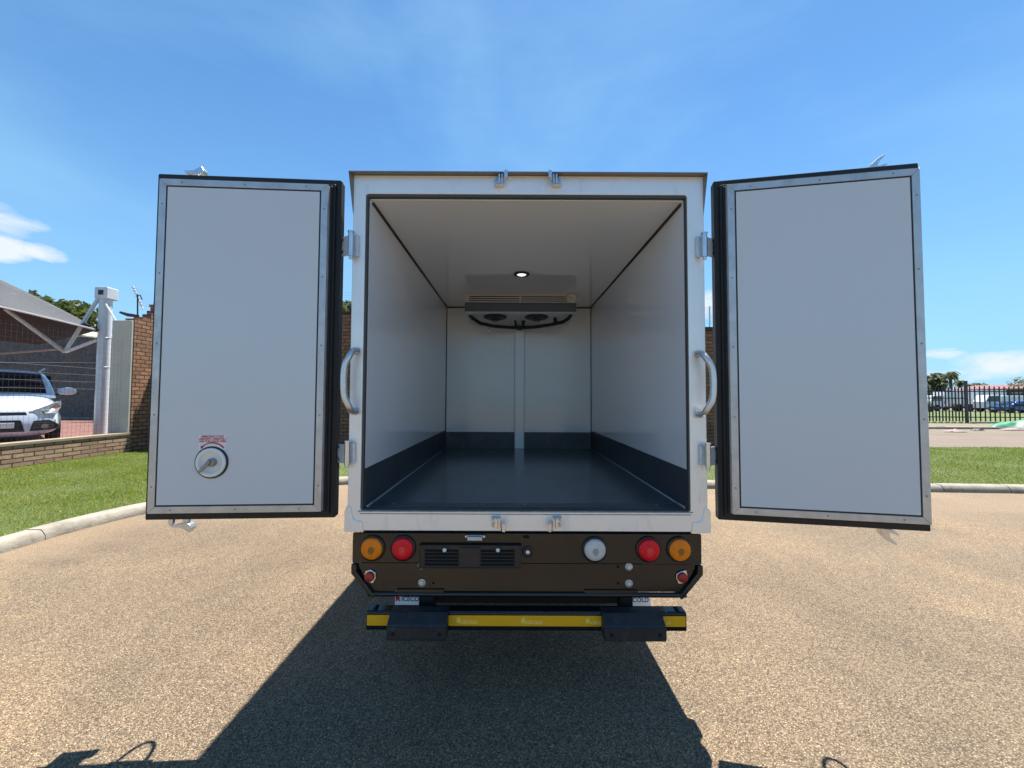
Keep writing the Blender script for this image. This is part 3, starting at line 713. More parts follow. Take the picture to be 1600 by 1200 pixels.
# ------------------------------------------------------------------ vehicles
def lerp(a, b, t): return a+(b-a)*t
def interp(st, y):
    for a, b in zip(st, st[1:]):
        if a[0] <= y <= b[0]:
            t = (y-a[0])/(b[0]-a[0]+1e-9); t = t*t*(3-2*t)*.5+t*.5; return [lerp(p, q, t) for p, q in zip(a[1:], b[1:])]
    return list(st[-1][1:])
def loft(mb, st, n=12, step=.08, e=3.5, shoulder=.0):
    """st = [(y, halfwidth, z0, z1, topwidth)] ; superellipse-like section"""
    ys = []; y = st[0][0]
    while y < st[-1][0]: ys.append(y); y += step
    ys.append(st[-1][0]); rings = []
    for y in ys:
        w, z0, z1, tw = interp(st, y); pts = []
        for k in range(4*n):
            a = 2*math.pi*(k+.5)/(4*n); c, s_ = math.cos(a), math.sin(a)
            u = math.copysign(abs(c)**(2/e), c); v = math.copysign(abs(s_)**(2/e), s_)
            zz = (z0+z1)/2+v*(z1-z0)/2; t = (v+1)/2; ww = lerp(w, tw, max(0, t)**1.6) if tw < w else w
            pts.append((u*ww, y, zz))
        rings.append(mb._v(pts))
    m_ = 4*n
    for a, b in zip(rings, rings[1:]):
        for k in range(m_): mb.bm.faces.new([a[k], a[(k+1) % m_], b[(k+1) % m_], b[k]])
    mb.bm.faces.new(rings[0]); mb.bm.faces.new(rings[-1][::-1])
def wheel(par, x, y, r, w=.2):
    s = 1 if x > 0 else -1
    mb = MB(); mb.lathe([(r*.62, -w/2), (r*.93, -w/2), (r, -w*.32), (r, w*.32), (r*.93, w/2), (r*.62, w/2)], (x, y, r), (1, 0, 0), 28); t = mb.build('wheel', tyre, par, smooth=True)
    mb = MB(); mb.lathe([(r*.6, -w*.3), (r*.64, w*.42), (r*.55, w*.47), (r*.5, w*.3), (r*.18, w*.3), (r*.16, w*.4), (.001, w*.4)], (x, y, r), (s, 0, 0), 28)
    o = mb.build('rim', alu, t, smooth=True)
    return t
def suv(name, label, loc, rz, body, kind='suv'):
    c = empty(name, label, 'car', loc, None); c.rotation_euler.z = rz
    low = [(0, .62, .30, .74, .6), (.05, .74, .24, .82, .72), (.14, .83, .22, .89, .79), (.3, .88, .21, .95, .82), (.7, .915, .21, 1.02, .85), (1.15, .92, .21, 1.08, .87), (2.4, .92, .21, 1.08, .88), (3.8, .92, .22, 1.12, .88), (4.3, .88, .26, 1.12, .84), (4.46, .8, .35, 1.0, .76)]
    if kind == 'sedan': low = [(a, b, z0, z1*.86, t) for a, b, z0, z1, t in low]
    mb = MB(); loft(mb, low, e=4.2)
    hb_ = .93 if kind == 'sedan' else 1.05; ht = 1.44 if kind == 'sedan' else 1.70
    gh = [(1.0, .86, hb_-.06, hb_+.03, .84), (1.3, .86, hb_-.06, lerp(hb_, ht, .42), .80), (1.62, .85, hb_-.06, lerp(hb_, ht, .8), .74), (1.95, .85, hb_-.06, ht-.025, .72), (2.6, .85, hb_-.06, ht, .72), (3.5, .84, hb_-.06, ht-.03, .7), (4.0, .81, hb_-.06, lerp(hb_, ht, .62 if kind == 'suv' else .25), .66), (4.3, .78, hb_-.06, hb_+.08, .7)]
    loft(mb, gh, e=4.5); mb.build('body', body, c, smooth=True, angle=50)
    # windscreen
    def gh_pt(y, u):
        w, z0, z1, tw = interp(gh, y); return (u*(tw*.98), y-.0, z1+.004)
    mb = MB(); rows = []
    for i in range(9):
        y = lerp(1.08, 1.66, i/8); rows.append(mb._v([(gh_pt(y, u)[0]*.88, y-.02-.05*(1-u*u), gh_pt(y, u)[2]+.004-.03*u*u) for u in [k/6-1 for k in range(13)]]))
    for a, b in zip(rows, rows[1:]):
        for k in range(12): mb.bm.faces.new([a[k], a[k+1], b[k+1], b[k]])
    mb.build('windscreen', glassd, c, smooth='all')
    for s in (-1, 1):
        mb = MB(); mb.prism([(1.55, hb_+.03), (3.9, hb_+.06), (3.55, ht-.16), (2.05, ht-.15)], s*.70, s*.835, 'x'); mb.build('side_window', glassd, c, bevel=.01)
        mb = MB(); mb.tube([(s*.8, 1.55, hb_+.03), (s*.95, 1.52, hb_+.05)], .025, 8)
        loftm = MB(Matrix.Translation((s*1.05, 1.46, hb_+.12)) @ Matrix.Diagonal((1.25, 1, 1.1, 1))); mb.build('mirror_arm', blkplast, c)
        loft(loftm, [(-.09, .05, -.04, .04, .04), (-.05, .12, -.075, .075, .11), (.02, .13, -.08, .08, .12), (.06, .12, -.075, .075, .11)], 6, .03, 2.6); loftm.build('mirror', body, c, smooth=True)
        for y in (.9, 3.55): wheel(c, s*.82, y, .34)
        # headlamp, sweeping back over the wing
        mb = MB(); P = [(s*.42, .02, .715), (s*.62, .075, .82), (s*.80, .22, .90), (s*.89, .46, .95), (s*.885, .38, .80), (s*.81, .12, .69), (s*.6, .015, .665)]
        q = [Vector(p) for p in P]; v1 = mb._v([p+Vector((s*.012, -.03, .008)) for p in q]); v2 = mb._v([p+Vector((-s*.03, .12, 0)) for p in q]); n = len(q)
        mb.bm.faces.new(v1); mb.bm.faces.new(v2[::-1])
        for k in range(n): mb.bm.faces.new([v1[k], v1[(k+1) % n], v2[(k+1) % n], v2[k]])
        hl = mb.build('headlight', lampg, c, bevel=.01); mb = MB(); mb.lathe([(.05, 0), (.055, -.02), (.03, -.03), (.001, -.03)], (s*.66, .04, .755), (0, 1, 0), 16); mb.build('lens', chrome, hl, smooth=True)
        mb = MB(); mb.prism([(s*.45, .32), (s*.82, .36), (s*.86, .45), (s*.72, .56), (s*.5, .54)], -.012, .2, 'y'); fg = mb.build('fog_lamp_recess', blkplast, c, bevel=.02)
        mb = MB()
        for z in (.40, .45, .50): mb.box(min(s*.5, s*.78), max(s*.5, s*.78), -.018, -.010, z, z+.008)
        mb.lathe([(.05, -.02), (.055, -.01), (.055, .0)], (s*.66, 0, .42), (0, 1, 0), 16); mb.build('fog_lamp', lampg, fg)
    mb = MB(); mb.prism([(-.40, .32), (.40, .32), (.34, .56), (-.34, .56)], -.014, .15); gr = mb.build('grille', blkplast, c, bevel=.015)
    mb = MB()
    for z in (.36, .41, .46, .51): mb.box(-.36, .36, -.02, -.012, z, z+.012)
    mb.build('grille_bars', chas, gr)
    mb = MB(); mb.prism([(-.42, .655), (.42, .655), (.40, .72), (-.40, .72)], -.016, .1); mb.build('upper_grille', pm('navy_gloss', (.02, .02, .06), .2), c, bevel=.01)
    mb = MB(); mb.box(-.26, .26, -.034, -.022, .40, .51); mb.build('number_plate', pm('plate_white', (.7, .7, .66), .4), c, bevel=.004)
    mb = MB(); mb.box(-.72, -.70, 1.9, 3.7, ht-.03, ht+.03); mb.box(.70, .72, 1.9, 3.7, ht-.03, ht+.03); 
    if kind == 'suv': mb.build('roof_rail', alu, c, bevel=.006)
    else: mb.bm.free()
    return c
cf = at(-8, 600, 8.3)
suv('parked_car', 'white suv parked nose-on behind the low brick wall', (cf.x, 8.3, PZ-.04), math.atan2(-cf.x, 8.3)-.0, carw).scale = (1.08, 1.08, 1.08)
c = gz(1560, 646, .02); suv('parked_car', 'blue sedan parked on the grass beyond the palisade fence', (at(1553, 645, 45).x, 45, .03), R(-97), carb, 'sedan')

def far_truck(px, Y, L, label, w=2.1, hbx=3.1, rz=0, box=True):
    p = at(px, 640, Y); t = empty('parked_truck', label, 'truck', (p.x, Y, .02), 'white trucks parked in the far yard'); t.rotation_euler.z = rz
    mb = MB(); mb.prism([(0, .5), (0, 1.2), (.35, 2.0), (1.6, 2.05), (1.6, .5)], -w/2+.1, w/2-.1, 'y') if False else mb.prism([(0, .5), (0, 1.25), (.4, 2.05), (1.6, 2.1), (1.6, .5)], -w/2+.1, w/2-.1, 'y')
    mb.build('cab', whitep, t, bevel=.06)
    mb = MB(); mb.prism([(.1, 1.3), (.42, 1.95), (.9, 1.95), (1.4, 1.95), (1.4, 1.3)], -w/2+.085, w/2-.085, 'y'); mb.build('cab_window', glassd, t, bevel=.02)
    if box:
        mb = MB(); mb.box(1.75, L, -w/2, w/2, .95, hbx); bx = mb.build('cargo_box', whitep, t, bevel=.03)
        mb = MB()
        for k in range(int((L-1.75)/.8)): mb.box(2.0+k*.8, 2.06+k*.8, -w/2-.02, -w/2-.003, 1.0, hbx-.05)
        mb.build('rib', pm('rib_grey', (.25, .27, .3), .5), bx)
    else:
        mb = MB(); mb.box(1.65, L, -w/2+.05, w/2-.05, .6, 1.25); mb.build('load_bed', whitep, t, bevel=.05)
        mb = MB(); mb.box(1.7, L-.05, -w/2+.1, w/2-.1, 1.26, 2.0); mb.build('bed_cover', whitep, t, bevel=.08)
    mb = MB(); mb.box(.3, L-.1, -.5, .5, .4, .6); mb.build('chassis', chas, t)
    for x in (.75, L-1.0):
        for s in (-1, 1):
            mb = MB(); mb.lathe([(.2, -.12), (.38, -.12), (.42, -.08), (.42, .08), (.38, .12), (.2, .12)], (x, s*(w/2-.15), .42), (0, 1, 0), 18); wl = mb.build('wheel', tyre, t, smooth=True)
            mb = MB(); mb.lathe([(.21, -.02), (.2, .1), (.06, .1), (.05, .13)], (x, s*(w/2-.15), .42), (0, s, 0), 16); mb.build('rim', whitep, wl)
far_truck(1444, 52, 5.5, 'white truck with cab facing left, nearest the right door', hbx=2.6, rz=R(-8))
far_truck(1478, 53, 6.5, 'white box truck with ribbed side behind the dark hedge', hbx=2.75, rz=R(-4))
far_truck(1530, 48, 4.6, 'small white pickup with canopy behind the fence beside the blue car', w=1.8, rz=R(-10), box=False)

# ================================================================== THE TRUCK
TR = empty('refrigerated_truck', 'white refrigerated box truck with both rear doors swung wide open', 'truck', (.078, 3.2, 0))
TI = Matrix.Translation((-.078, -3.2, 0))
def tp(mb, name, mat, parent=None, **k):
    o = mb.build(name, mat, parent or TR, **k)
    if parent is None:
        for q in (o if isinstance(o, list) else [o]): q.matrix_parent_inverse = TI
    return o
YB = 1.9
BX0, BX1, BZ0, BZ1 = -.79, .945, .812, 2.551
OX0, OX1, OZ0, OZ1 = -.728, .863, .9065, 2.461
IX0, IX1, IZ0, IZ1, IY1 = -.715, .857, .914, 2.442, 4.225
def rrect(x0, x1, z0, z1, r, n=5):
    P = []
    for cx, cz, a0 in ((x1-r, z1-r, 0), (x0+r, z1-r, 90), (x0+r, z0+r, 180), (x1-r, z0+r, 270)):
        for k in range(n+1):
            a = R(a0+90*k/n); P.append((cx+r*math.cos(a), cz+r*math.sin(a)))
    return P
def ring(mb, o, i, y0, y1):
    A = mb._v([(x, y0, z) for x, z in o]); B = mb._v([(x, y0, z) for x, z in i]); C_ = mb._v([(x, y1, z) for x, z in o]); D = mb._v([(x, y1, z) for x, z in i]); n = len(o)
    for k in range(n):
        j = (k+1) % n
        for q in ((A[k], A[j], B[j], B[k]), (C_[k], D[k], D[j], C_[j]), (A[k], C_[k], C_[j], A[j]), (B[k], B[j], D[j], D[k])): mb.bm.faces.new(q)
# box shell
mb = MB(); mb.box(BX0+.004, IX0-.006, 1.952, 4.29, BZ0+.004, BZ1-.004); tp(mb, 'side_wall', white, bevel=.006)
mb = MB(); mb.box(IX1+.006, BX1-.004, 1.952, 4.29, BZ0+.004, BZ1-.004); tp(mb, 'side_wall', white, bevel=.006)
mb = MB(); mb.box(IX0-.004, IX1+.004, 1.952, 4.29, IZ1+.006, BZ1-.002); tp(mb, 'roof_panel', white)
mb = MB(); mb.box(IX0-.004, IX1+.004, 1.952, 4.29, BZ0+.006, IZ0-.006); tp(mb, 'floor_panel', white)
mb = MB(); mb.box(BX0, BX1, 4.292, 4.34, BZ0, BZ1); tp(mb, 'front_wall', white, bevel=.006)
for x0, x1 in ((BX0-.004, BX0+.03), (BX1-.03, BX1+.004)):
    mb = MB(); mb.box(x0, x1, 1.953, 4.345, BZ0-.01, BZ0+.07); tp(mb, 'side_rail', alu, bevel=.004)
# rear frame
mb = MB(); ring(mb, rrect(BX0, BX1, BZ0, BZ1, .004), rrect(OX0, OX1, OZ0, OZ1, .012), YB, 1.951)
fr = tp(mb, 'rear_frame', frame_m, bevel=.003)
mb = MB()  # corner castings
for s, cx in ((-1, BX0), (1, BX1)):
    P = [(cx+s*.012, BZ0-.004), (cx+s*.012, .905), (cx+s*.004, .925), (cx-s*.006, .93), (cx-s*.018, .925), (cx-s*.022, .90), (cx-s*.028, .872), (cx-s*.045, .86), (cx-s*.075, .855), (cx-s*.08, BZ0-.004)]
    mb.prism(P, YB-.006, 1.96)
tp(mb, 'corner_casting', frame_m, bevel=.003, seg=3, split=1)
mb = MB()  # weld bead / scuffs line along the sill
mb.tube([(OX0, YB-.001, .893), (0, YB-.001, .8925), (OX1, YB-.001, .893)], .0022, 6); mb.tube([(OX0-.01, YB-.001, OZ0-.002), (OX1+.01, YB-.001, OZ0-.002)], .003, 6)
tp(mb, 'sill_seam', pm('worn_sill', (.4, .41, .42), .5, .2, (30, .5)))
# seal ring
mb = MB(); ring(mb, rrect(OX0+.0005, OX1-.0005, OZ0+.0005, OZ1-.0005, .012), rrect(OX0+.0105, OX1-.0065, OZ0+.006, OZ1-.014, .006), YB+.004, 1.925); tp(mb, 'opening_seal', dkgrey)
# roof cap / rain visor
a = at(544.5, 268, 1.865); b = at(1106, 269, 1.865)
mb = MB(); mb.box(a.x, b.x, 1.865, 4.36, BZ1+.001, BZ1+.005)
vis = pm('visor_grey', (.2, .19, .18), .5, .2); tp(mb, 'rain_visor', vis)
for xo, xi in ((a.x, BX0+.002), (b.x, BX1-.002)):
    mb = MB(); v = mb._v([(xo, 1.866, BZ1), (xo, 1.9, BZ1), (xi, 1.8995, BZ1), (xi, 1.8993, 2.36), (xo+(xi-xo)*.8, 1.9, 2.36)])
    for f in ((0, 1, 2), (0, 2, 3), (0, 3, 4), (0, 4, 1), (1, 4, 3, 2)): mb.bm.faces.new([v[k] for k in f])
    tp(mb, 'visor_gusset', vis)
mb = MB(); mb.tube([(BX0+.004, 1.897, BZ1-.004), (.05, 1.897, BZ1-.0035), (BX1-.004, 1.897, BZ1-.004)], .004, 6); tp(mb, 'visor_sealant', pm('cream_sealant', (.6, .56, .5), .6))
# interior linings
KZ = 1.105
mb = MB(); mb.box(IX0-.005, IX0, 1.926, IY1+.004, KZ, IZ1+.005); tp(mb, 'side_lining', lining)
mb = MB(); mb.box(IX1, IX1+.005, 1.926, IY1+.004, KZ, IZ1+.005); tp(mb, 'side_lining', lining)
mb = MB(); mb.box(IX0, IX1, 1.926, IY1+.004, IZ1, IZ1+.005); tp(mb, 'ceiling_lining', ceil_m)
mb = MB(); mb.box(IX0, IX1, IY1, IY1+.004, IZ0, IZ1); tp(mb, 'front_lining', frontw)
mb = MB(); mb.box(IX0, IX1, 1.9255, IY1, IZ0-.005, IZ0); tp(mb, 'load_floor', floor_m)
mb = MB(); mb.box(IX0-.005, IX0+.0015, 1.9262, IY1-.0005, IZ0+.0005, KZ-.0005); tp(mb, 'kick_plate', kick_m)
mb = MB(); mb.box(IX1-.0015, IX1+.005, 1.9262, IY1-.0005, IZ0+.0005, KZ-.0005); tp(mb, 'kick_plate', kick_m)
mb = MB(); mb.box(IX0+.003, IX1-.003, IY1-.003, IY1-.0003, IZ0+.0005, 1.087); tp(mb, 'kick_plate', kickf_m)
mb = MB()
for x in (IX0, IX1):
    mb.tube([(x, 1.95, IZ1), (x, IY1, IZ1)], .0105, 8); mb.tube([(x, IY1, IZ1), (x, IY1, IZ0+.01)], .0065, 8)
mb.tube([(IX0, IY1, IZ1), (IX1, IY1, IZ1)], .010, 8)
tp(mb, 'sealant_bead', seal, smooth='all', split=1)
mb = MB()
for x, s in ((IX0+.002, 1), (IX1-.002, -1)):
    mb.tube([(x+s*.004, 1.94, IZ0+.002), (x+s*.003, 3, IZ0+.002), (x+s*.004, IY1, IZ0+.002)], .004, 6)
    mb.tube([(x+s*.006, 1.93, IZ0+.004), (x+s*.005, 2.04, IZ0+.004)], .006, 6)
tp(mb, 'floor_bead', sealg, smooth='all', split=1)
mb = MB(); mb.box(.033, .128, IY1-.05, IY1-.0045, IZ0+.002, 2.23)
for x in (.027, .131): mb.box(x, x+.003, IY1-.003-.0045, IY1-.0045, IZ0+.002, 2.23)
tp(mb, 'centre_channel', lining, bevel=.004)
for px in (764, 858):
    p = at(px, 515, IY1-.005); mb = MB(); mb.lathe([(.014, 0), (.014, -.003), (.007, -.005), (.006, -.009), (.001, -.009)], p, (0, 1, 0), 14); tp(mb, 'wall_bolt', zinc, smooth=True)
# slanted threshold strip inside
mb = MB(); mb.prism([(1.926, IZ0+.0005), (2.02, IZ0+.0005), (2.01, IZ0+.003), (1.94, IZ0+.003)], IX0+.012, IX1-.012, 'x'); tp(mb, 'threshold_strip', pm('threshold', (.065, .073, .085), .35, 0, (20, .3)))
for px in (615, 820, 1025):
    p = at(px, 787, 1.99); mb = MB(); mb.lathe([(.006, 0), (.006, .0015), (.001, .002)], (p.x, 1.985, IZ0+.003), (0, 0, 1), 10); tp(mb, 'rivet', alu)
# ceiling lamp
p = Vector((.073, 3.08, IZ1))
mb = MB(); mb.lathe([(.064, 0), (.064, -.006), (.058, -.011), (.042, -.011), (.04, -.004), (.001, -.004)], p, (0, 0, 1), 36); cl_ = tp(mb, 'ceiling_lamp', blkplast, smooth=True)
lit = pm('led_white', (.85, .85, .85), .4, emit=((1, .98, .95), .6))
mb = MB()
for i in range(7):
    for j in range(7):
        x = (i-3)*.0125+(j % 2)*.006; y = (j-3)*.0125
        if x*x+y*y < .038**2: mb.lathe([(.0052, 0), (.0045, -.003), (.001, -.004)], p+Vector((x, y, -.0055)), (0, 0, 1), 8)
tp(mb, 'lamp_lens', lit, cl_)
# evaporator
EV = (-.445, .6)
mb = MB(); mb.prism([(3.66, 2.352), (3.66, 2.262), (3.685, 2.258), (4.12, 2.25), (4.21, 2.25), (4.21, 2.44), (3.78, 2.44), (3.78, 2.352)], EV[0], EV[1], 'x'); ev = tp(mb, 'evaporator_unit', wplast, bevel=.006)
mb = MB(); mb.box(EV[0]-.002, EV[1]+.002, 3.652, 3.659, 2.266, 2.352); tp(mb, 'front_band', pm('navy_band', (.055, .07, .095), .35, 0, (8, .2)), ev, bevel=.002)
mb = MB(); mb.box(EV[0]+.04, EV[1]-.09, 3.735, 3.778, 2.353, 2.439); tp(mb, 'grille_recess', seal, ev)
mb = MB()
for z in (2.360, 2.380, 2.400, 2.420, 2.434): mb.prism([(3.655, z-.0035), (3.668, z-.0025), (3.668, z+.0025), (3.655, z+.0035)], EV[0]+.035, EV[1]-.085, 'x')
mb.box(.07, .078, 3.652, 3.7, 2.353, 2.436)
tp(mb, 'louvre', pm('louvre_grey', (.75, .7, .66), .35), ev)
mb = MB(); mb.box(EV[0]-.006, EV[0]+.034, 3.657, 3.777, 2.353, 2.439); mb.box(EV[1]-.084, EV[1]+.006, 3.657, 3.777, 2.353, 2.439); mb.box(EV[0]-.018, EV[0]-.007, 3.66, 3.7, 2.35, 2.42); mb.box(EV[1]+.007, EV[1]+.018, 3.66, 3.7, 2.35, 2.42)
tp(mb, 'end_cap', pm('cap_grey', (.62, .6, .54), .5, 0, (60, .4)), ev, bevel=.004, split=1)
for px in (774, 838):
    c = at(px, 499, 3.85); mb = MB(); mb.lathe([(.115, .02), (.115, .0), (.09, -.012), (.045, -.016), (.04, -.03), (.02, -.034), (.001, -.034)], (c.x, 3.82, 2.243), (0, 0, 1), 24)
    for k in range(6):
        a = k*math.pi/3; mb.box(c.x-.003, c.x+.003, 3.76, 3.765, 2.215, 2.22)
    tp(mb, 'fan', blkplast, ev, smooth=True)
Yh = 3.70
hyp = [(x, y, 3.72+.38*max(0, 1-abs((x-812)/80))**.5) for x, y in ((733, 490), (738, 497), (750, 505), (770, 509.5), (795, 511.5), (812, 512.5), (835, 511), (860, 507.5), (880, 503), (889, 497), (893, 490))]
hq = [at(*q) for q in hyp]; hs_ = []
for i in range(len(hq)-1):
    for k in range(4): hs_.append(hq[i].lerp(hq[i+1], k/4))
hs_.append(hq[-1]); mb = MB(); mb.tube(hs_, .0175, 10)
for x0, x1 in ((804, 806), (815, 818), (821, 817)): mb.tube([at(x0, 494, 3.95), at(x1, 510, 4.09)], .012, 8)
mb.tube([at(867, 494, 3.85), at(868, 506, 3.95)], .019, 8)
mb.lathe([(.022, -.03), (.024, 0), (.022, .03)], at(812, 512.5, 4.1), (1, 0, 0), 12)
tp(mb, 'drain_hose', blkplast, ev, smooth=True)

# ---- keepers, hinges, grab handles on the frame
def keeper(px, py, up, s):
    c = at(px, py, 1.895); mb = MB(Matrix.Translation(c) @ Matrix.Diagonal((s, 1, up, 1)))
    mb.box(-.034, .012, -.003, .005, -.026, .026)                     # base plate
    mb.box(-.030, -.020, -.014, -.0031, .004, .02); mb.box(-.030, -.020, -.014, -.0031, -.02, -.006)
    mb.box(-.012, -.004, -.03, -.0031, -.022, .024); mb.box(.002, .009, -.03, -.0031, -.022, .024)
    mb.box(-.034, .009, -.026, -.0032, -.0262, -.0225)
    mb.prism([(.012, -.035), (.018, -.046), (.032, -.05), (.034, -.044), (.022, -.038), (.016, -.004), (.012, -.003)], -.004, .034, 'z')
    o = tp(mb, 'latch_keeper', zinc, bevel=.0015)
    mb = MB(Matrix.Translation(c) @ Matrix.Diagonal((s, 1, up, 1)))
    for z in (.012, -.012): mb.lathe([(.006, 0), (.006, -.004), (.001, -.005)], (-.026, -.0145, z), (0, 1, 0), 10)
    tp(mb, 'screw', alu, o, split=1)
for px, py, up, s in ((783, 284, 1, 1), (866, 284, 1, -1), (779, 815, -1, 1), (866, 815, -1, -1)): keeper(px, py, up, s)
def hinge(s, xb, z0, z1, door_x):
    mb = MB(); zc = (z0+z1)/2
    xa, xc = sorted((xb-s*.006, xb-s*.03)); mb.box(xa, xc, 1.886, 1.9, z0+.004, z1-.004)      # frame leaf
    P = [(xb, 1.868), (xb, 1.862), (door_x+s*.05, 1.915), (door_x+s*.05, 1.921)]
    mb.prism([(xb, 1.873), (xb+s*.004, 1.868), (door_x, 1.9), (door_x, 1.906)], z0+.004, z1-.010, 'z')
    h = tp(mb, 'hinge', pm('hinge_zinc', (.62, .68, .74), .35, .35, (40, .2)), bevel=.0015)
    mb = MB(); mb.cyl((xb, 1.87, z0-.002), (xb, 1.87, z1+.002), .0135, 18); mb.cyl((xb, 1.87, z0-.016), (xb, 1.87, z0-.0025), .009, 12); mb.cyl((xb, 1.87, z1+.0025), (xb, 1.87, z1+.009), .016, 14); mb.cyl((xb, 1.87, z0+.012), (xb, 1.87, z0+.014), .0145, 18)
    tp(mb, 'hinge_pin', zinc, h, smooth=True)
    mb = MB()
    for z in (zc-.03, zc+.03): mb.cyl((door_x-s*.012, 1.902, z), (door_x-s*.012, 1.884, z), .009, 6)
    tp(mb, 'bolt', blkplast, h, split=1)
hinge(-1, -.785, 2.138, 2.25, -.85); hinge(-1, -.783, 1.132, 1.236, -.85)
hinge(1, .931, 2.142, 2.25, 1.0); hinge(1, .934, 1.130, 1.232, 1.0)
for s, x0, x1, z in ((-1, -.752, -.79, 1.53), (1, .90, .945, 1.523)):
    mb = MB(); pts = [(x0, 1.9, z+.148), (x0+s*.012, 1.872, z+.145), (x0+(x1-x0)*.55, 1.845, z+.115), (x1, 1.835, z+.06), (x1, 1.835, z-.06), (x0+(x1-x0)*.55, 1.845, z-.115), (x0+s*.012, 1.872, z-.145), (x0, 1.9, z-.148)]
    c3 = []
    for i in range(len(pts)-1):
        p0, p1, p2, p3 = [Vector(pts[max(0, min(len(pts)-1, i+k))]) for k in (-1, 0, 1, 2)]
        for k in range(6):
            t = k/6; c3.append(.5*((2*p1)+(-p0+p2)*t+(2*p0-5*p1+4*p2-p3)*t*t+(-p0+3*p1-3*p2+p3)*t**3))
    c3.append(Vector(pts[-1])); mb.tube(c3, .0155, 14)
    for zz in (.148, -.148): mb.cyl((x0, 1.9, z+zz), (x0, 1.895, z+zz), .02, 16)
    tp(mb, 'grab_handle', pm('handle_aluminium', (.66, .66, .67), .3, .8, (40, .15)), smooth=True)

# ---- rear doors
def door(s, ox, oy, w, ang):
    piv = Vector((ox, oy, 0)); M = Matrix.Diagonal((s, 1, 1, 1))
    Z0, Z1, L0, L1 = .921, 2.468, .879, 2.517; e = .046; eo = .046 if s < 0 else .03
    mb = MB(M); mb.box(-e+.014, w+eo-.014, .076, .1, L0+.012, L1-.012)
    d = mb.build('rear_door', white, TR, bevel=.003)
    d.location = piv; d.rotation_euler.z = R(ang); d.matrix_parent_inverse = TI
    def dp(mb, n, m_, **k): return mb.build(n, m_, d, **k)
    mb = MB(M); ring(mb, rrect(-e, w+eo, L0, L1, .006), rrect(.003, w-.003, Z0+.003, Z1-.003, .004), .048, .0755)
    ring(mb, rrect(-e+.001, w+eo-.001, L0+.001, L1-.001, .006), rrect(-e+.013, w+eo-.013, L0+.0115, L1-.0115, .006), .0757, .097)
    ring(mb, rrect(-.022, w+.018, Z0-.022, Z1+.022, .006), rrect(.004, w-.004, Z0+.004, Z1-.004, .004), .036, .0478)
    ring(mb, rrect(-.009, w+.009, Z0-.009, Z1+.009, .004), rrect(.005, w-.005, Z0+.005, Z1-.005, .004), .028, .0358)
    dp(mb, 'gasket', gasket, bevel=.004)
    fw = .031
    mb = MB(M)
    for P in ([(0, Z0), (fw, Z0+fw), (fw, Z1-fw), (0, Z1)], [(w, Z0), (w, Z1), (w-fw, Z1-fw), (w-fw, Z0+fw)], [(.0006, Z0), (w-.0006, Z0), (w-fw-.0006, Z0+fw-.0003), (fw+.0006, Z0+fw-.0003)], [(.0006, Z1), (fw+.0006, Z1-fw+.0003), (w-fw-.0006, Z1-fw+.0003), (w-.0006, Z1)]):
        mb.prism(P, 0, .009)
    mb.box(.0025, .013, .0092, .013, Z0+.002, Z1-.002); mb.box(w-.013, w-.0025, .0092, .013, Z0+.002, Z1-.002)
    mb.box(0, .02, .0132, .035, Z0, Z1); mb.box(w-.02, w, .0132, .035, Z0, Z1)
    dp(mb, 'inner_frame', alu, bevel=.0012)
    mb = MB(M); mb.box(fw-.002, w-fw+.002, .0035, .0088, Z0+fw-.002, Z1-fw+.002); dp(mb, 'panel_groove', seal)
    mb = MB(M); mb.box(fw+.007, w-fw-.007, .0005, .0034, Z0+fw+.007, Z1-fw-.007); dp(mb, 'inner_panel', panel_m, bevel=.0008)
    mb = MB(M)
    for z in [Z0+.12+i*(Z1-Z0-.24)/4 for i in range(5)]:
        for x in (fw/2, w-fw/2): mb.lathe([(.0042, 0), (.0036, -.0016), (.001, -.0018)], (x, 0, z), (0, 1, 0), 10)
    for x in (.1, w/2, w-.1):
        for z in (Z0+fw/2, Z1-fw/2): mb.lathe([(.0042, 0), (.0036, -.0016), (.001, -.0018)], (x, 0, z), (0, 1, 0), 10)
    dp(mb, 'screw', pm('screw_dark', (.25, .25, .25), .4, .4), split=1)
    # exterior: lock rod, cams, brackets, loop handle
    rx = .685; ry = .128
    mb = MB(M); mb.cyl((rx, ry, .866), (rx, ry, 2.53), .013, 16); dp(mb, 'lock_rod', zinc, smooth=True)
    mb = MB(M)
    for z in (.93, 1.3, 1.7, 2.1, 2.45): mb.box(rx-.035, rx+.035, .1005, .15, z-.018, z+.018)
    mb.box(rx-.02, rx+.085, .1005, .165, .9, .92)
    dp(mb, 'rod_bracket', zinc, bevel=.003, split=1)
    for z0, q in ((2.53, 1), (.866, -1)):
        mb = MB(M)
        mb.cyl((rx, ry, z0-q*.01), (rx, ry, z0+q*.03), .0165, 14)
        if s < 0:
            mb.prism([(rx-.012, z0+q*.02), (rx-.03, z0+q*.03), (rx-.038, z0+q*.047), (rx-.024, z0+q*.068), (rx-.012, z0+q*.058), (rx+.012, z0+q*.045), (rx+.055, z0+q*.042), (rx+.058, z0+q*.036), (rx+.012, z0+q*.022)], ry-.02, ry+.014)
        else:
            mb.prism([(rx-.03, z0), (rx-.02, z0+q*.032), (rx+.008, z0+q*.06), (rx+.035, z0+q*.074), (rx+.038, z0+q*.068), (rx+.012, z0+q*.038), (rx+.006, z0+q*.02), (rx+.045, z0+q*.03), (rx+.046, z0+q*.022), (rx+.02, z0+q*.004)], ry-.02, ry+.014)
        if s < 0 and q < 0: mb.prism([(rx+.05, .872), (rx+.05, .845), (rx+.055, .832), (rx+.068, .832), (rx+.072, .845), (rx+.072, .872)], .108, .125)
        dp(mb, 'cam_hook', zinc, bevel=.0025, seg=2)
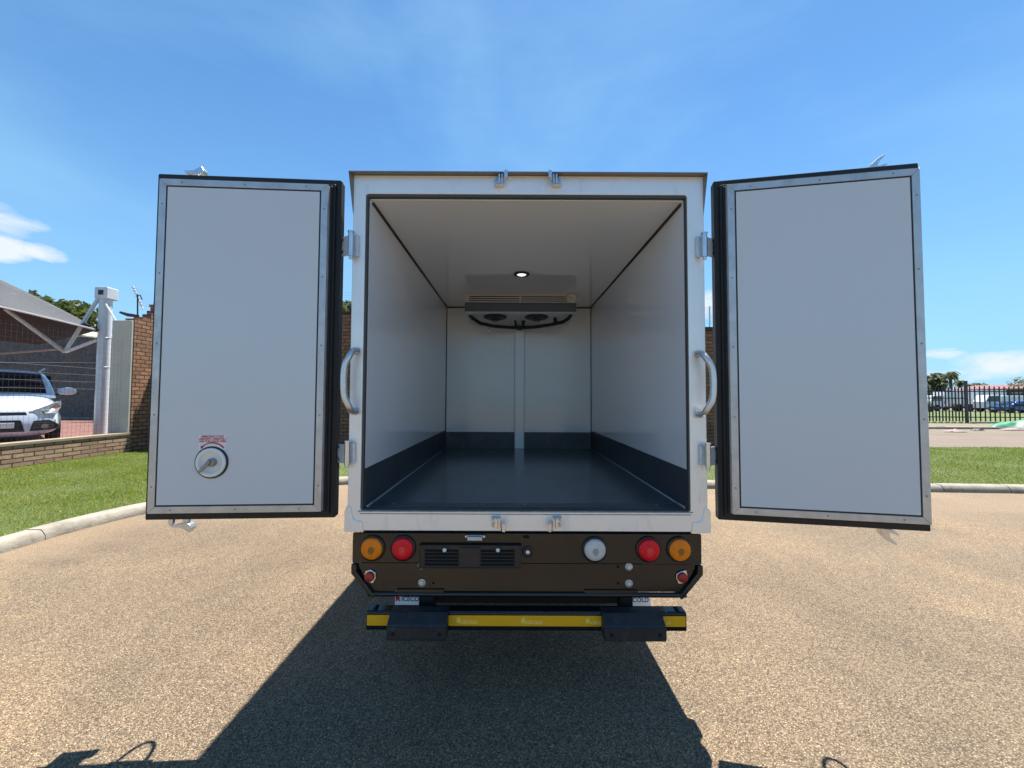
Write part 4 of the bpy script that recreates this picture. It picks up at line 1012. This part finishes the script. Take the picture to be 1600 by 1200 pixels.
    mb = MB(M); hx = .455 if s < 0 else .41; mb.tube([(hx+.055*math.cos(R(a)), .10+.105*math.sin(R(a)), .93) for a in range(0, 181, 15)], .0075, 10); mb.box(hx-.08, hx+.08, .1005, .112, .90, .97); dp(mb, 'door_handle', zinc, bevel=.002)
    return d
dL = door(-1, -.883, 1.829, .766, 3.37)
dR = door(1, 1.018, 1.818, .779, -10.55)
# emergency release and sticker on the left door (local frame: x negative outward)
kx, kz = -.491, 1.151
mb = MB(); mb.lathe([(.073, .0004), (.073, -.004), (.0665, -.006), (.0665, -.0005)], (kx, 0, kz), (0, 1, 0), 56); mb.build('release_gasket', gasket, dL, smooth=True)
mb = MB(); mb.lathe([(.0662, .0004), (.0662, -.009), (.064, -.012), (.055, -.0125), (.05, -.010), (.046, -.003), (.03, -.002), (.001, -.002)], (kx, 0, kz), (0, 1, 0), 56); mb.build('release_plate', wplast, dL, smooth=True, angle=60)
mb = MB(Matrix.Translation((kx+.006, -.002, kz+.001)) @ Matrix.Rotation(R(-43), 4, 'Y'))
gk = pm('grey_cast', (.28, .29, .29), .4, .4, (60, .2))
mb.lathe([(.019, 0), (.019, -.014), (.017, -.018), (.001, -.019)], (0, 0, 0), (0, 1, 0), 28); mb.prism([(-.012, -.006), (-.066, -.005), (-.066, .005), (-.012, .012), (.006, .014), (.01, .004)], -.026, -.0185)
mb.build('release_lever', gk, dL, bevel=.0015)
sx0, sx1, sz0, sz1 = kx-.0605, kx+.062, 1.2095, 1.276
mb = MB(); mb.box(sx0, sx1, -.0006, .0004, sz0, sz1); mb.build('warning_sticker', pm('sticker_white', (.7, .69, .68), .4), dL)
text('sticker_text', 'EMERGENCY EXIT', .0125, redp, vert_text_M(kx+.001, -.0009, 1.2685), dL, .0002, .0004)
text('sticker_text', 'UNSCREW COMPLETELY', .0125, redp, vert_text_M(kx+.001, -.0009, 1.2575) @ Matrix.Diagonal((.86, 1, 1, 1)), dL, .0002, .0004)
text('sticker_text', 'AND PUSH DOOR OPEN', .0125, redp, vert_text_M(kx+.001, -.0009, 1.2465) @ Matrix.Diagonal((.86, 1, 1, 1)), dL, .0002, .0004)
mb = MB(); N = 14; cz = 1.171; o_ = []; i_ = []
for k in range(N+1):
    a = R(42+k*(140-42)/N); ro = .068+.001; wi = lerp(.0035, .0022, k/N); o_.append((kx+.001+(ro+wi)*math.cos(a)*.98, cz+(ro+wi)*math.sin(a))); i_.append((kx+.001+(ro-wi)*math.cos(a)*.98, cz+(ro-wi)*math.sin(a)))
for k in range(N): mb.prism([o_[k], o_[k+1], i_[k+1], i_[k]], -.0014, -.0007)
mb.prism([(kx-.052, 1.2265), (kx-.046, 1.2125), (kx-.034, 1.2265), (kx-.042, 1.2255)], -.0014, -.0007)
mb.build('sticker_arrow', redp, dL)

# ---- rear light panel
PY0 = 1.95
def X(px, Y=PY0): return at(px, 880, Y).x
mb = MB(); mb.prism(rrect(-.782, .937, .6385, .784, .006), PY0, 1.964); up = tp(mb, 'light_panel', blkpaint, bevel=.003)
mb = MB(); mb.prism([(-.757, .636), (.912, .636), (.846, .503), (-.688, .503)], PY0+.004, 1.962); lp = tp(mb, 'lower_panel', blkpaint)
mb = MB(); mb.tube([(-.70, 1.952, .489), (.857, 1.952, .489)], .0125, 12); mb.box(-.56, -.33, 1.946, 1.9535, .4985, .513); mb.box(.36, .62, 1.946, 1.9535, .4985, .513); tp(mb, 'lower_lip', blkpaint, smooth=True)
for s, cx in ((-1, .0775-.8595), (1, .0775+.8595)):
    mb = MB(); mb.prism([(cx, .636), (cx, .592), (cx-s*.098, .478), (cx-s*.108, .474), (cx-s*.116, .482), (cx-s*.112, .492), (cx-s*.028, .6), (cx-s*.026, .636)], 1.936, 2.02); tp(mb, 'side_bracket', blkpaint, bevel=.004)
mb = MB(); mb.box(-.76, .92, 1.975, 2.03, .7845, .808); tp(mb, 'gap_filler', chas)  # black strip added to fill the gap between box and light panel
mb = MB(); mb.box(-.74, .90, 1.966, 2.0, .52, .78); tp(mb, 'panel_backing', chas)
def lamp(px, py, lens, bm_, r=.0525, bulbdark=True):
    c = at(px, py, PY0); c.y = PY0
    mb = MB(); mb.lathe([(r+.0115, .0), (r+.0115, -.005), (r+.009, -.010), (r+.003, -.0115), (r+.001, -.006), (.001, -.006)], c, (0, 1, 0), 44); o = tp(mb, 'tail_lamp', blkplast, smooth=True, angle=50)
    mb = MB(); mb.lathe([(r, -.006), (r, -.012), (r*.95, -.0175), (r*.86, -.0202), (r*.85, -.0188), (r*.83, -.0208), (r*.68, -.0228), (r*.67, -.0214), (r*.65, -.0232), (r*.46, -.0242), (r*.45, -.0229), (r*.43, -.0244), (.001, -.025)], c, (0, 1, 0), 44); tp(mb, 'lens', lens, o, smooth=True, angle=25)
    mb = MB(); mb.lathe([(.0165, -.0235), (.0155, -.0252), (.001, -.0262)], c+Vector((.001, 0, -.003)), (0, 1, 0), 24); mb.box(c.x-.014, c.x+.014, c.y-.0248, c.y-.0235, c.z-.0215, c.z-.0185); mb.box(c.x-.010, c.x+.011, c.y-.0242, c.y-.0232, c.z-.026, c.z-.0245); mb.box(c.x-.004, c.x+.005, c.y-.0225, c.y-.0208, c.z-.0375, c.z-.0355)
    tp(mb, 'bulb', bm_, o)
lamp(582, 856, amb, bulb); lamp(630, 856, red, bulbr); lamp(929, 858, clr, bulbc); lamp(1013, 858, red, bulbr); lamp(1061, 858, amb, bulb)
for px, py, s in ((577.5, 901, -1), (1066, 902, 1)):
    c = at(px, py, 1.945); c.y = 1.954
    mb = MB(); mb.prism([(c.x-.027, c.z+.008), (c.x-.02, c.z+.027), (c.x+.006, c.z+.034), (c.x+.028, c.z+.018), (c.x+.03, c.z-.01), (c.x+.018, c.z-.034), (c.x-.004, c.z-.03), (c.x-.024, c.z-.014)] if s < 0 else [(c.x+.027, c.z+.008), (c.x+.02, c.z+.034), (c.x-.006, c.z+.028), (c.x-.028, c.z+.015), (c.x-.03, c.z-.008), (c.x-.02, c.z-.032), (c.x+.004, c.z-.03), (c.x+.024, c.z-.014)], 1.945, 1.9538)
    o = tp(mb, 'reflector', chrome, bevel=.003); c.x -= s*.0
    mb = MB(); mb.lathe([(.0245, 0), (.0245, -.006), (.022, -.011), (.001, -.013)], (c.x, 1.9448, c.z), (0, 1, 0), 28); tp(mb, 'lens', refl, o, smooth=True)
def bolt(px, py, r=.0185):
    c = at(px, py, PY0); mb = MB(); y = PY0+.0042 if c.z < .636 else PY0
    mb.lathe([(r, 0), (r, -.003), (r*.85, -.0045), (r*.6, -.0045), (.001, -.0045)], (c.x, y, c.z), (0, 1, 0), 24); o = tp(mb, 'panel_bolt', pm('bolt_zinc', (.55, .56, .5), .4, .3, (60, .3)), smooth=True)
    mb = MB(); mb.lathe([(r*.55, -.0046), (r*.55, -.012), (r*.3, -.0125), (.001, -.0105)], (c.x, y, c.z), (0, 1, 0), 6); tp(mb, 'nut', zinc, o)
for p in ((659, 911), (983, 886), (983, 912), (658.5, 884)): bolt(*p)
mb = MB()
for px, py, r in ((677, 912, .006), (966, 886, .007), (966, 912, .007)):
    c = at(px, py, PY0); mb.lathe([(r, 0), (r, -.0006), (.001, -.0006)], (c.x, PY0+.0038, c.z), (0, 1, 0), 14)
c = at(822, 838.5, PY0); mb.prism([(c.x-.016, c.z-.007), (c.x+.016, c.z-.007), (c.x+.018, c.z), (c.x+.01, c.z+.006), (c.x+.004, c.z+.008), (c.x-.006, c.z+.006), (c.x-.018, c.z+.004)], PY0-.0008, PY0-.0002)
tp(mb, 'drilled_hole', pm('void_black', (.002, .002, .002), .9), split=1)
c = at(824.5, 862, PY0); mb = MB(); mb.lathe([(.028, 0), (.028, -.004), (.024, -.007), (.001, -.007)], (c.x, PY0-.0002, c.z), (0, 1, 0), 28); o = tp(mb, 'grommet', seal, smooth=True)
mb = MB(); mb.lathe([(.010, 0), (.010, -.003), (.006, -.004), (.001, -.003)], (c.x, PY0-.0073, c.z), (0, 1, 0), 16); tp(mb, 'screw', zinc, o)
# number plate holder and lamp
hx0, hx1, hz0, hz1 = X(655), X(815), .619, .7335
Yp = PY0-.018
mb = MB(); mb.prism(rrect(hx0, hx1, hz0, hz1, .008), Yp, PY0-.0003); ph = tp(mb, 'plate_holder', blkplast, bevel=.003)
mb = MB()
ring(mb, rrect(hx0+.001, hx1-.001, hz0+.001, hz1-.001, .008), rrect(hx0+.007, hx1-.007, hz0+.007, hz1-.007, .006), Yp-.004, Yp-.0002)
for a, b in ((665, 717), (752, 804)):
    xa, xb = X(a), X(b)
    for k in range(5): z = hz1-.022-k*.0165; mb.prism([(Yp-.0002, z), (Yp-.0075, z-.002), (Yp-.0002, z-.012)], xa, xb, 'x')
mb.box(X(719), X(750), Yp-.0062, Yp-.0002, hz0+.011, hz1-.011)
tp(mb, 'louvre', blkplast, ph)
mb = MB()
for px in (695, 778):
    c = at(px, 858.5, Yp); mb.lathe([(.0095, 0), (.0095, -.004), (.006, -.007), (.001, -.007)], (c.x, Yp-.007, c.z), (0, 1, 0), 18)
tp(mb, 'screw', wplast, ph, smooth=True, split=1)
c = at(742, 840, PY0-.02)
mb = MB(); mb.box(c.x-.05, c.x+.05, PY0-.012, PY0-.0002, c.z-.005, c.z+.009); ob = tp(mb, 'plate_lamp', alu, bevel=.003)
mb = MB(); mb.box(c.x-.036, c.x+.036, PY0-.03, PY0-.0125, c.z-.012, c.z+.006); tp(mb, 'lens', clr, ob, bevel=.003)
mb = MB()
for s in (-1, 1): mb.lathe([(.006, 0), (.005, -.003), (.001, -.003)], (c.x+s*.044, PY0-.0125, c.z+.003), (0, 1, 0), 12)
tp(mb, 'screw', zinc, ob, split=1)
# underride bar
U = 1.90
ux0, ux1 = at(572, 962, U).x, at(1073, 962, U).x; uz0, uz1 = .345, .431
mb = MB(); mb.prism([(U, uz0), (U, uz1-.008), (U+.008, uz1), (U+.055, uz1+.004), (U+.062, uz1-.004), (U+.062, uz0)], ux0, ux1, 'x'); ub = tp(mb, 'underride_bar', blkpaint, bevel=.003)
def tape(a, b, y=U):
    x0, x1 = at(a, 962, U).x, at(b, 962, U).x; mb = MB(); mb.prism(rrect(x0, x1, .3665, .4155, .004), U-.0012, U-.0002); o = tp(mb, 'reflective_tape', yel, ub)
tape(573.5, 610); tape(701, 943); tape(1036, 1071)
def logo(mb, x, z, s, y):
    """small stepped emblem: pale block roof over an angular figure"""
    for P in ([(-.5, .55), (.1, .75), (.1, .45), (-.5, .35)], [(.15, .8), (.55, .8), (.55, .45), (.15, .45)], [(-.5, .3), (-.1, .4), (.35, .25), (.55, -.1), (.2, -.1), (.6, -.6), (.15, -.6), (-.05, -.25), (-.2, -.6), (-.55, -.6)]):
        mb.prism([(x+s*p[0], z+s*p[1]) for p in P], y-.0006, y)
mb = MB()
for a in (716.5, 817.5, 918.5): logo(mb, at(a, 962, U).x, .392, .0165, U-.0013)
tp(mb, 'tape_emblem', yel2, ub)
for a, s_ in ((731.5, 'ICECOLD'), (833, 'ICECOLD'), (931, 'ICECO')):
    o = text('tape_text', s_, .02, yel2, vert_text_M(at(a, 962, U).x+.002, U-.0018, .384), ub, .0003, .0006, spacing=1.02)
o = text('tape_text', 'LD', .018, yel2, vert_text_M(at(1044, 962, U).x, U-.0018, .384), ub, .0003, .0006)
for a, b in ((604, 697), (945, 1041)):
    x0, x1 = at(a, 985, 1.83).x, at(b, 985, 1.83).x
    mb = MB(); mb.prism([(U-.0015, .338), (1.835, .336), (1.826, .345), (1.826, .400), (1.835, .408), (1.885, .437), (U+.04, .4372), (U+.04, .4355), (U-.0015, .4345)], x0, x1, 'x'); o = tp(mb, 'rubber_buffer', rubblk, bevel=.006, seg=3)
    mb = MB()
    for x in (x0+.03, x1-.03): mb.lathe([(.0095, 0), (.0095, -.0006), (.001, -.0006)], (x, 1.8256, .370), (0, 1, 0), 16)
    tp(mb, 'bolt_hole', MATS['void_black'], o, split=1)
    mb = MB(); mb.box(x0+.004, x1-.004, 1.8225, 1.8258, .397, .4005); tp(mb, 'rib', rubblk, o)
# arms, crossmember, chassis
for a, b in ((655, 678), (969, 988)):
    mb = MB(); mb.box(at(a, 935, 2.0).x, at(b, 935, 2.0).x, 1.99, 2.06, .35, .56); tp(mb, 'underride_arm', chas, bevel=.003)
mb = MB(); mb.box(at(668, 935, 2.15).x, at(962, 935, 2.15).x, 2.12, 2.2, .36, .62); tp(mb, 'cross_member', chas)
for x in (-.32, .40):
    mb = MB(); mb.box(x, x+.075, 2.0, 6.0, .62, .78); tp(mb, 'chassis_rail', chas)
mb = MB(); mb.box(-.7, .86, 2.4, 2.46, .72, .806); mb.box(-.7, .86, 3.2, 3.26, .72, .806); mb.box(-.7, .86, 4.0, 4.06, .72, .806); tp(mb, 'floor_bearer', chas)
mb = MB(); mb.tube([(-.35, 3.2, .33), (.5, 3.2, .33)], .05, 10); mb.lathe([(.05, -.12), (.12, -.06), (.14, 0), (.12, .06), (.05, .12)], (.08, 3.2, .33), (1, 0, 0), 18); tp(mb, 'rear_axle', chas, smooth=True)
mb = MB(); mb.box(-.12, .25, 2.5, 2.95, .42, .62); tp(mb, 'fuel_tank', chas, bevel=.04)
# mudflaps
for a, b, t0, lg in ((617, 669, 628, 622), (965, 1017, 975, 969.5)):
    Y = 2.6; x0, x1 = at(a, 935, Y).x, at(b, 935, Y).x
    mb = MB(); mb.box(x0, x1, Y, Y+.008, .095, .6); o = tp(mb, 'mud_flap', pm('flap_white', (.8, .82, .85), .5, 0, (12, .15)), bevel=.003)
    mb = MB(); xl = at(lg, 935, Y).x; logo(mb, xl, .142, .03, Y-.0005); tp(mb, 'flap_emblem', redp, o)
    mb = MB(); mb.box(xl-.012, xl+.012, Y-.0012, Y-.0003, .158, .172); tp(mb, 'flap_mark', navy, o)
    xt0 = at(t0, 935, Y).x; xt1 = at(t0+38, 935, Y).x
    text('flap_text', 'ICECOLD', .041, navy, vert_text_M((xt0+xt1)/2, Y-.001, .137) @ Matrix.Diagonal((.95, 1, 1, 1)), o, .0004, .0006)
# wheels
def twheel(x, y, r=.315, w=.19, s=1):
    mb = MB(); mb.lathe([(r*.6, -w/2), (r*.92, -w/2), (r, -w*.3), (r, w*.3), (r*.92, w/2), (r*.6, w/2)], (x, y, r), (1, 0, 0), 36); t = tp(mb, 'wheel', tyre, smooth=True)
    mb = MB(); mb.lathe([(r*.58, -w*.35), (r*.61, w*.45), (r*.55, w*.5), (r*.5, w*.2), (r*.2, w*.12), (r*.17, w*.35), (.001, w*.36)], (x, y, r), (s, 0, 0), 30); tp(mb, 'rim', galv, t, smooth=True)
for y in (3.2, 5.55):
    twheel(-.59, y, s=-1); twheel(.745, y, s=1)
for x in (-.59, .745):
    mb = MB(); 
    for k in range(13):
        a0, a1 = R(180*k/13), R(180*(k+1)/13); c0 = (3.2+.38*math.cos(a0), .33+.38*math.sin(a0)); c1 = (3.2+.38*math.cos(a1), .33+.38*math.sin(a1)); c2 = (3.2+.39*math.cos(a1), .33+.39*math.sin(a1)); c3_ = (3.2+.39*math.cos(a0), .33+.39*math.sin(a0))
        mb.prism([c0, c1, c2, c3_], x-.11, x+.11, 'x')
    tp(mb, 'wheel_arch', blkplast)
# cab
mb = MB(); mb.prism([(4.5, .42), (4.5, 1.95), (4.62, 2.02), (5.45, 2.0), (5.6, 1.92), (6.0, 1.2), (6.1, 1.1), (6.12, .42), (5.95, .36), (5.88, .42), (5.84, .6), (5.7, .71), (5.4, .71), (5.26, .6), (5.22, .42)], -.76, .915, 'x'); cb = tp(mb, 'cab', whitep, bevel=.05, seg=4)
mb = MB(); mb.prism([(5.635, 1.86), (6.02, 1.2), (6.035, 1.215), (5.65, 1.87)], -.66, .815, 'x'); tp(mb, 'windscreen', glassd, cb)
for x0, x1 in ((-.766, -.758), (.913, .921)):
    mb = MB(); mb.prism([(4.8, 1.25), (4.8, 1.84), (5.45, 1.84), (5.78, 1.25)], x0, x1, 'x'); tp(mb, 'side_window', glassd, cb, bevel=.002)
    mb = MB(); mb.box(x0-.002, x1+.002, 4.86, 4.98, 1.10, 1.13); tp(mb, 'door_handle', blkplast, cb)
mb = MB(); mb.box(-.3, .45, 4.492, 4.499, 1.4, 1.8); tp(mb, 'rear_window', glassd, cb)
for s, cx in ((-1, -.76), (1, .915)):
    mb = MB(); mb.tube([(cx, 5.75, 1.5), (cx+s*.1, 5.78, 1.52)], .012, 8); mb.box(min(cx+s*.06, cx+s*.13), max(cx+s*.06, cx+s*.13), 5.74, 5.78, 1.42, 1.62); tp(mb, 'mirror', blkplast, cb, bevel=.008)
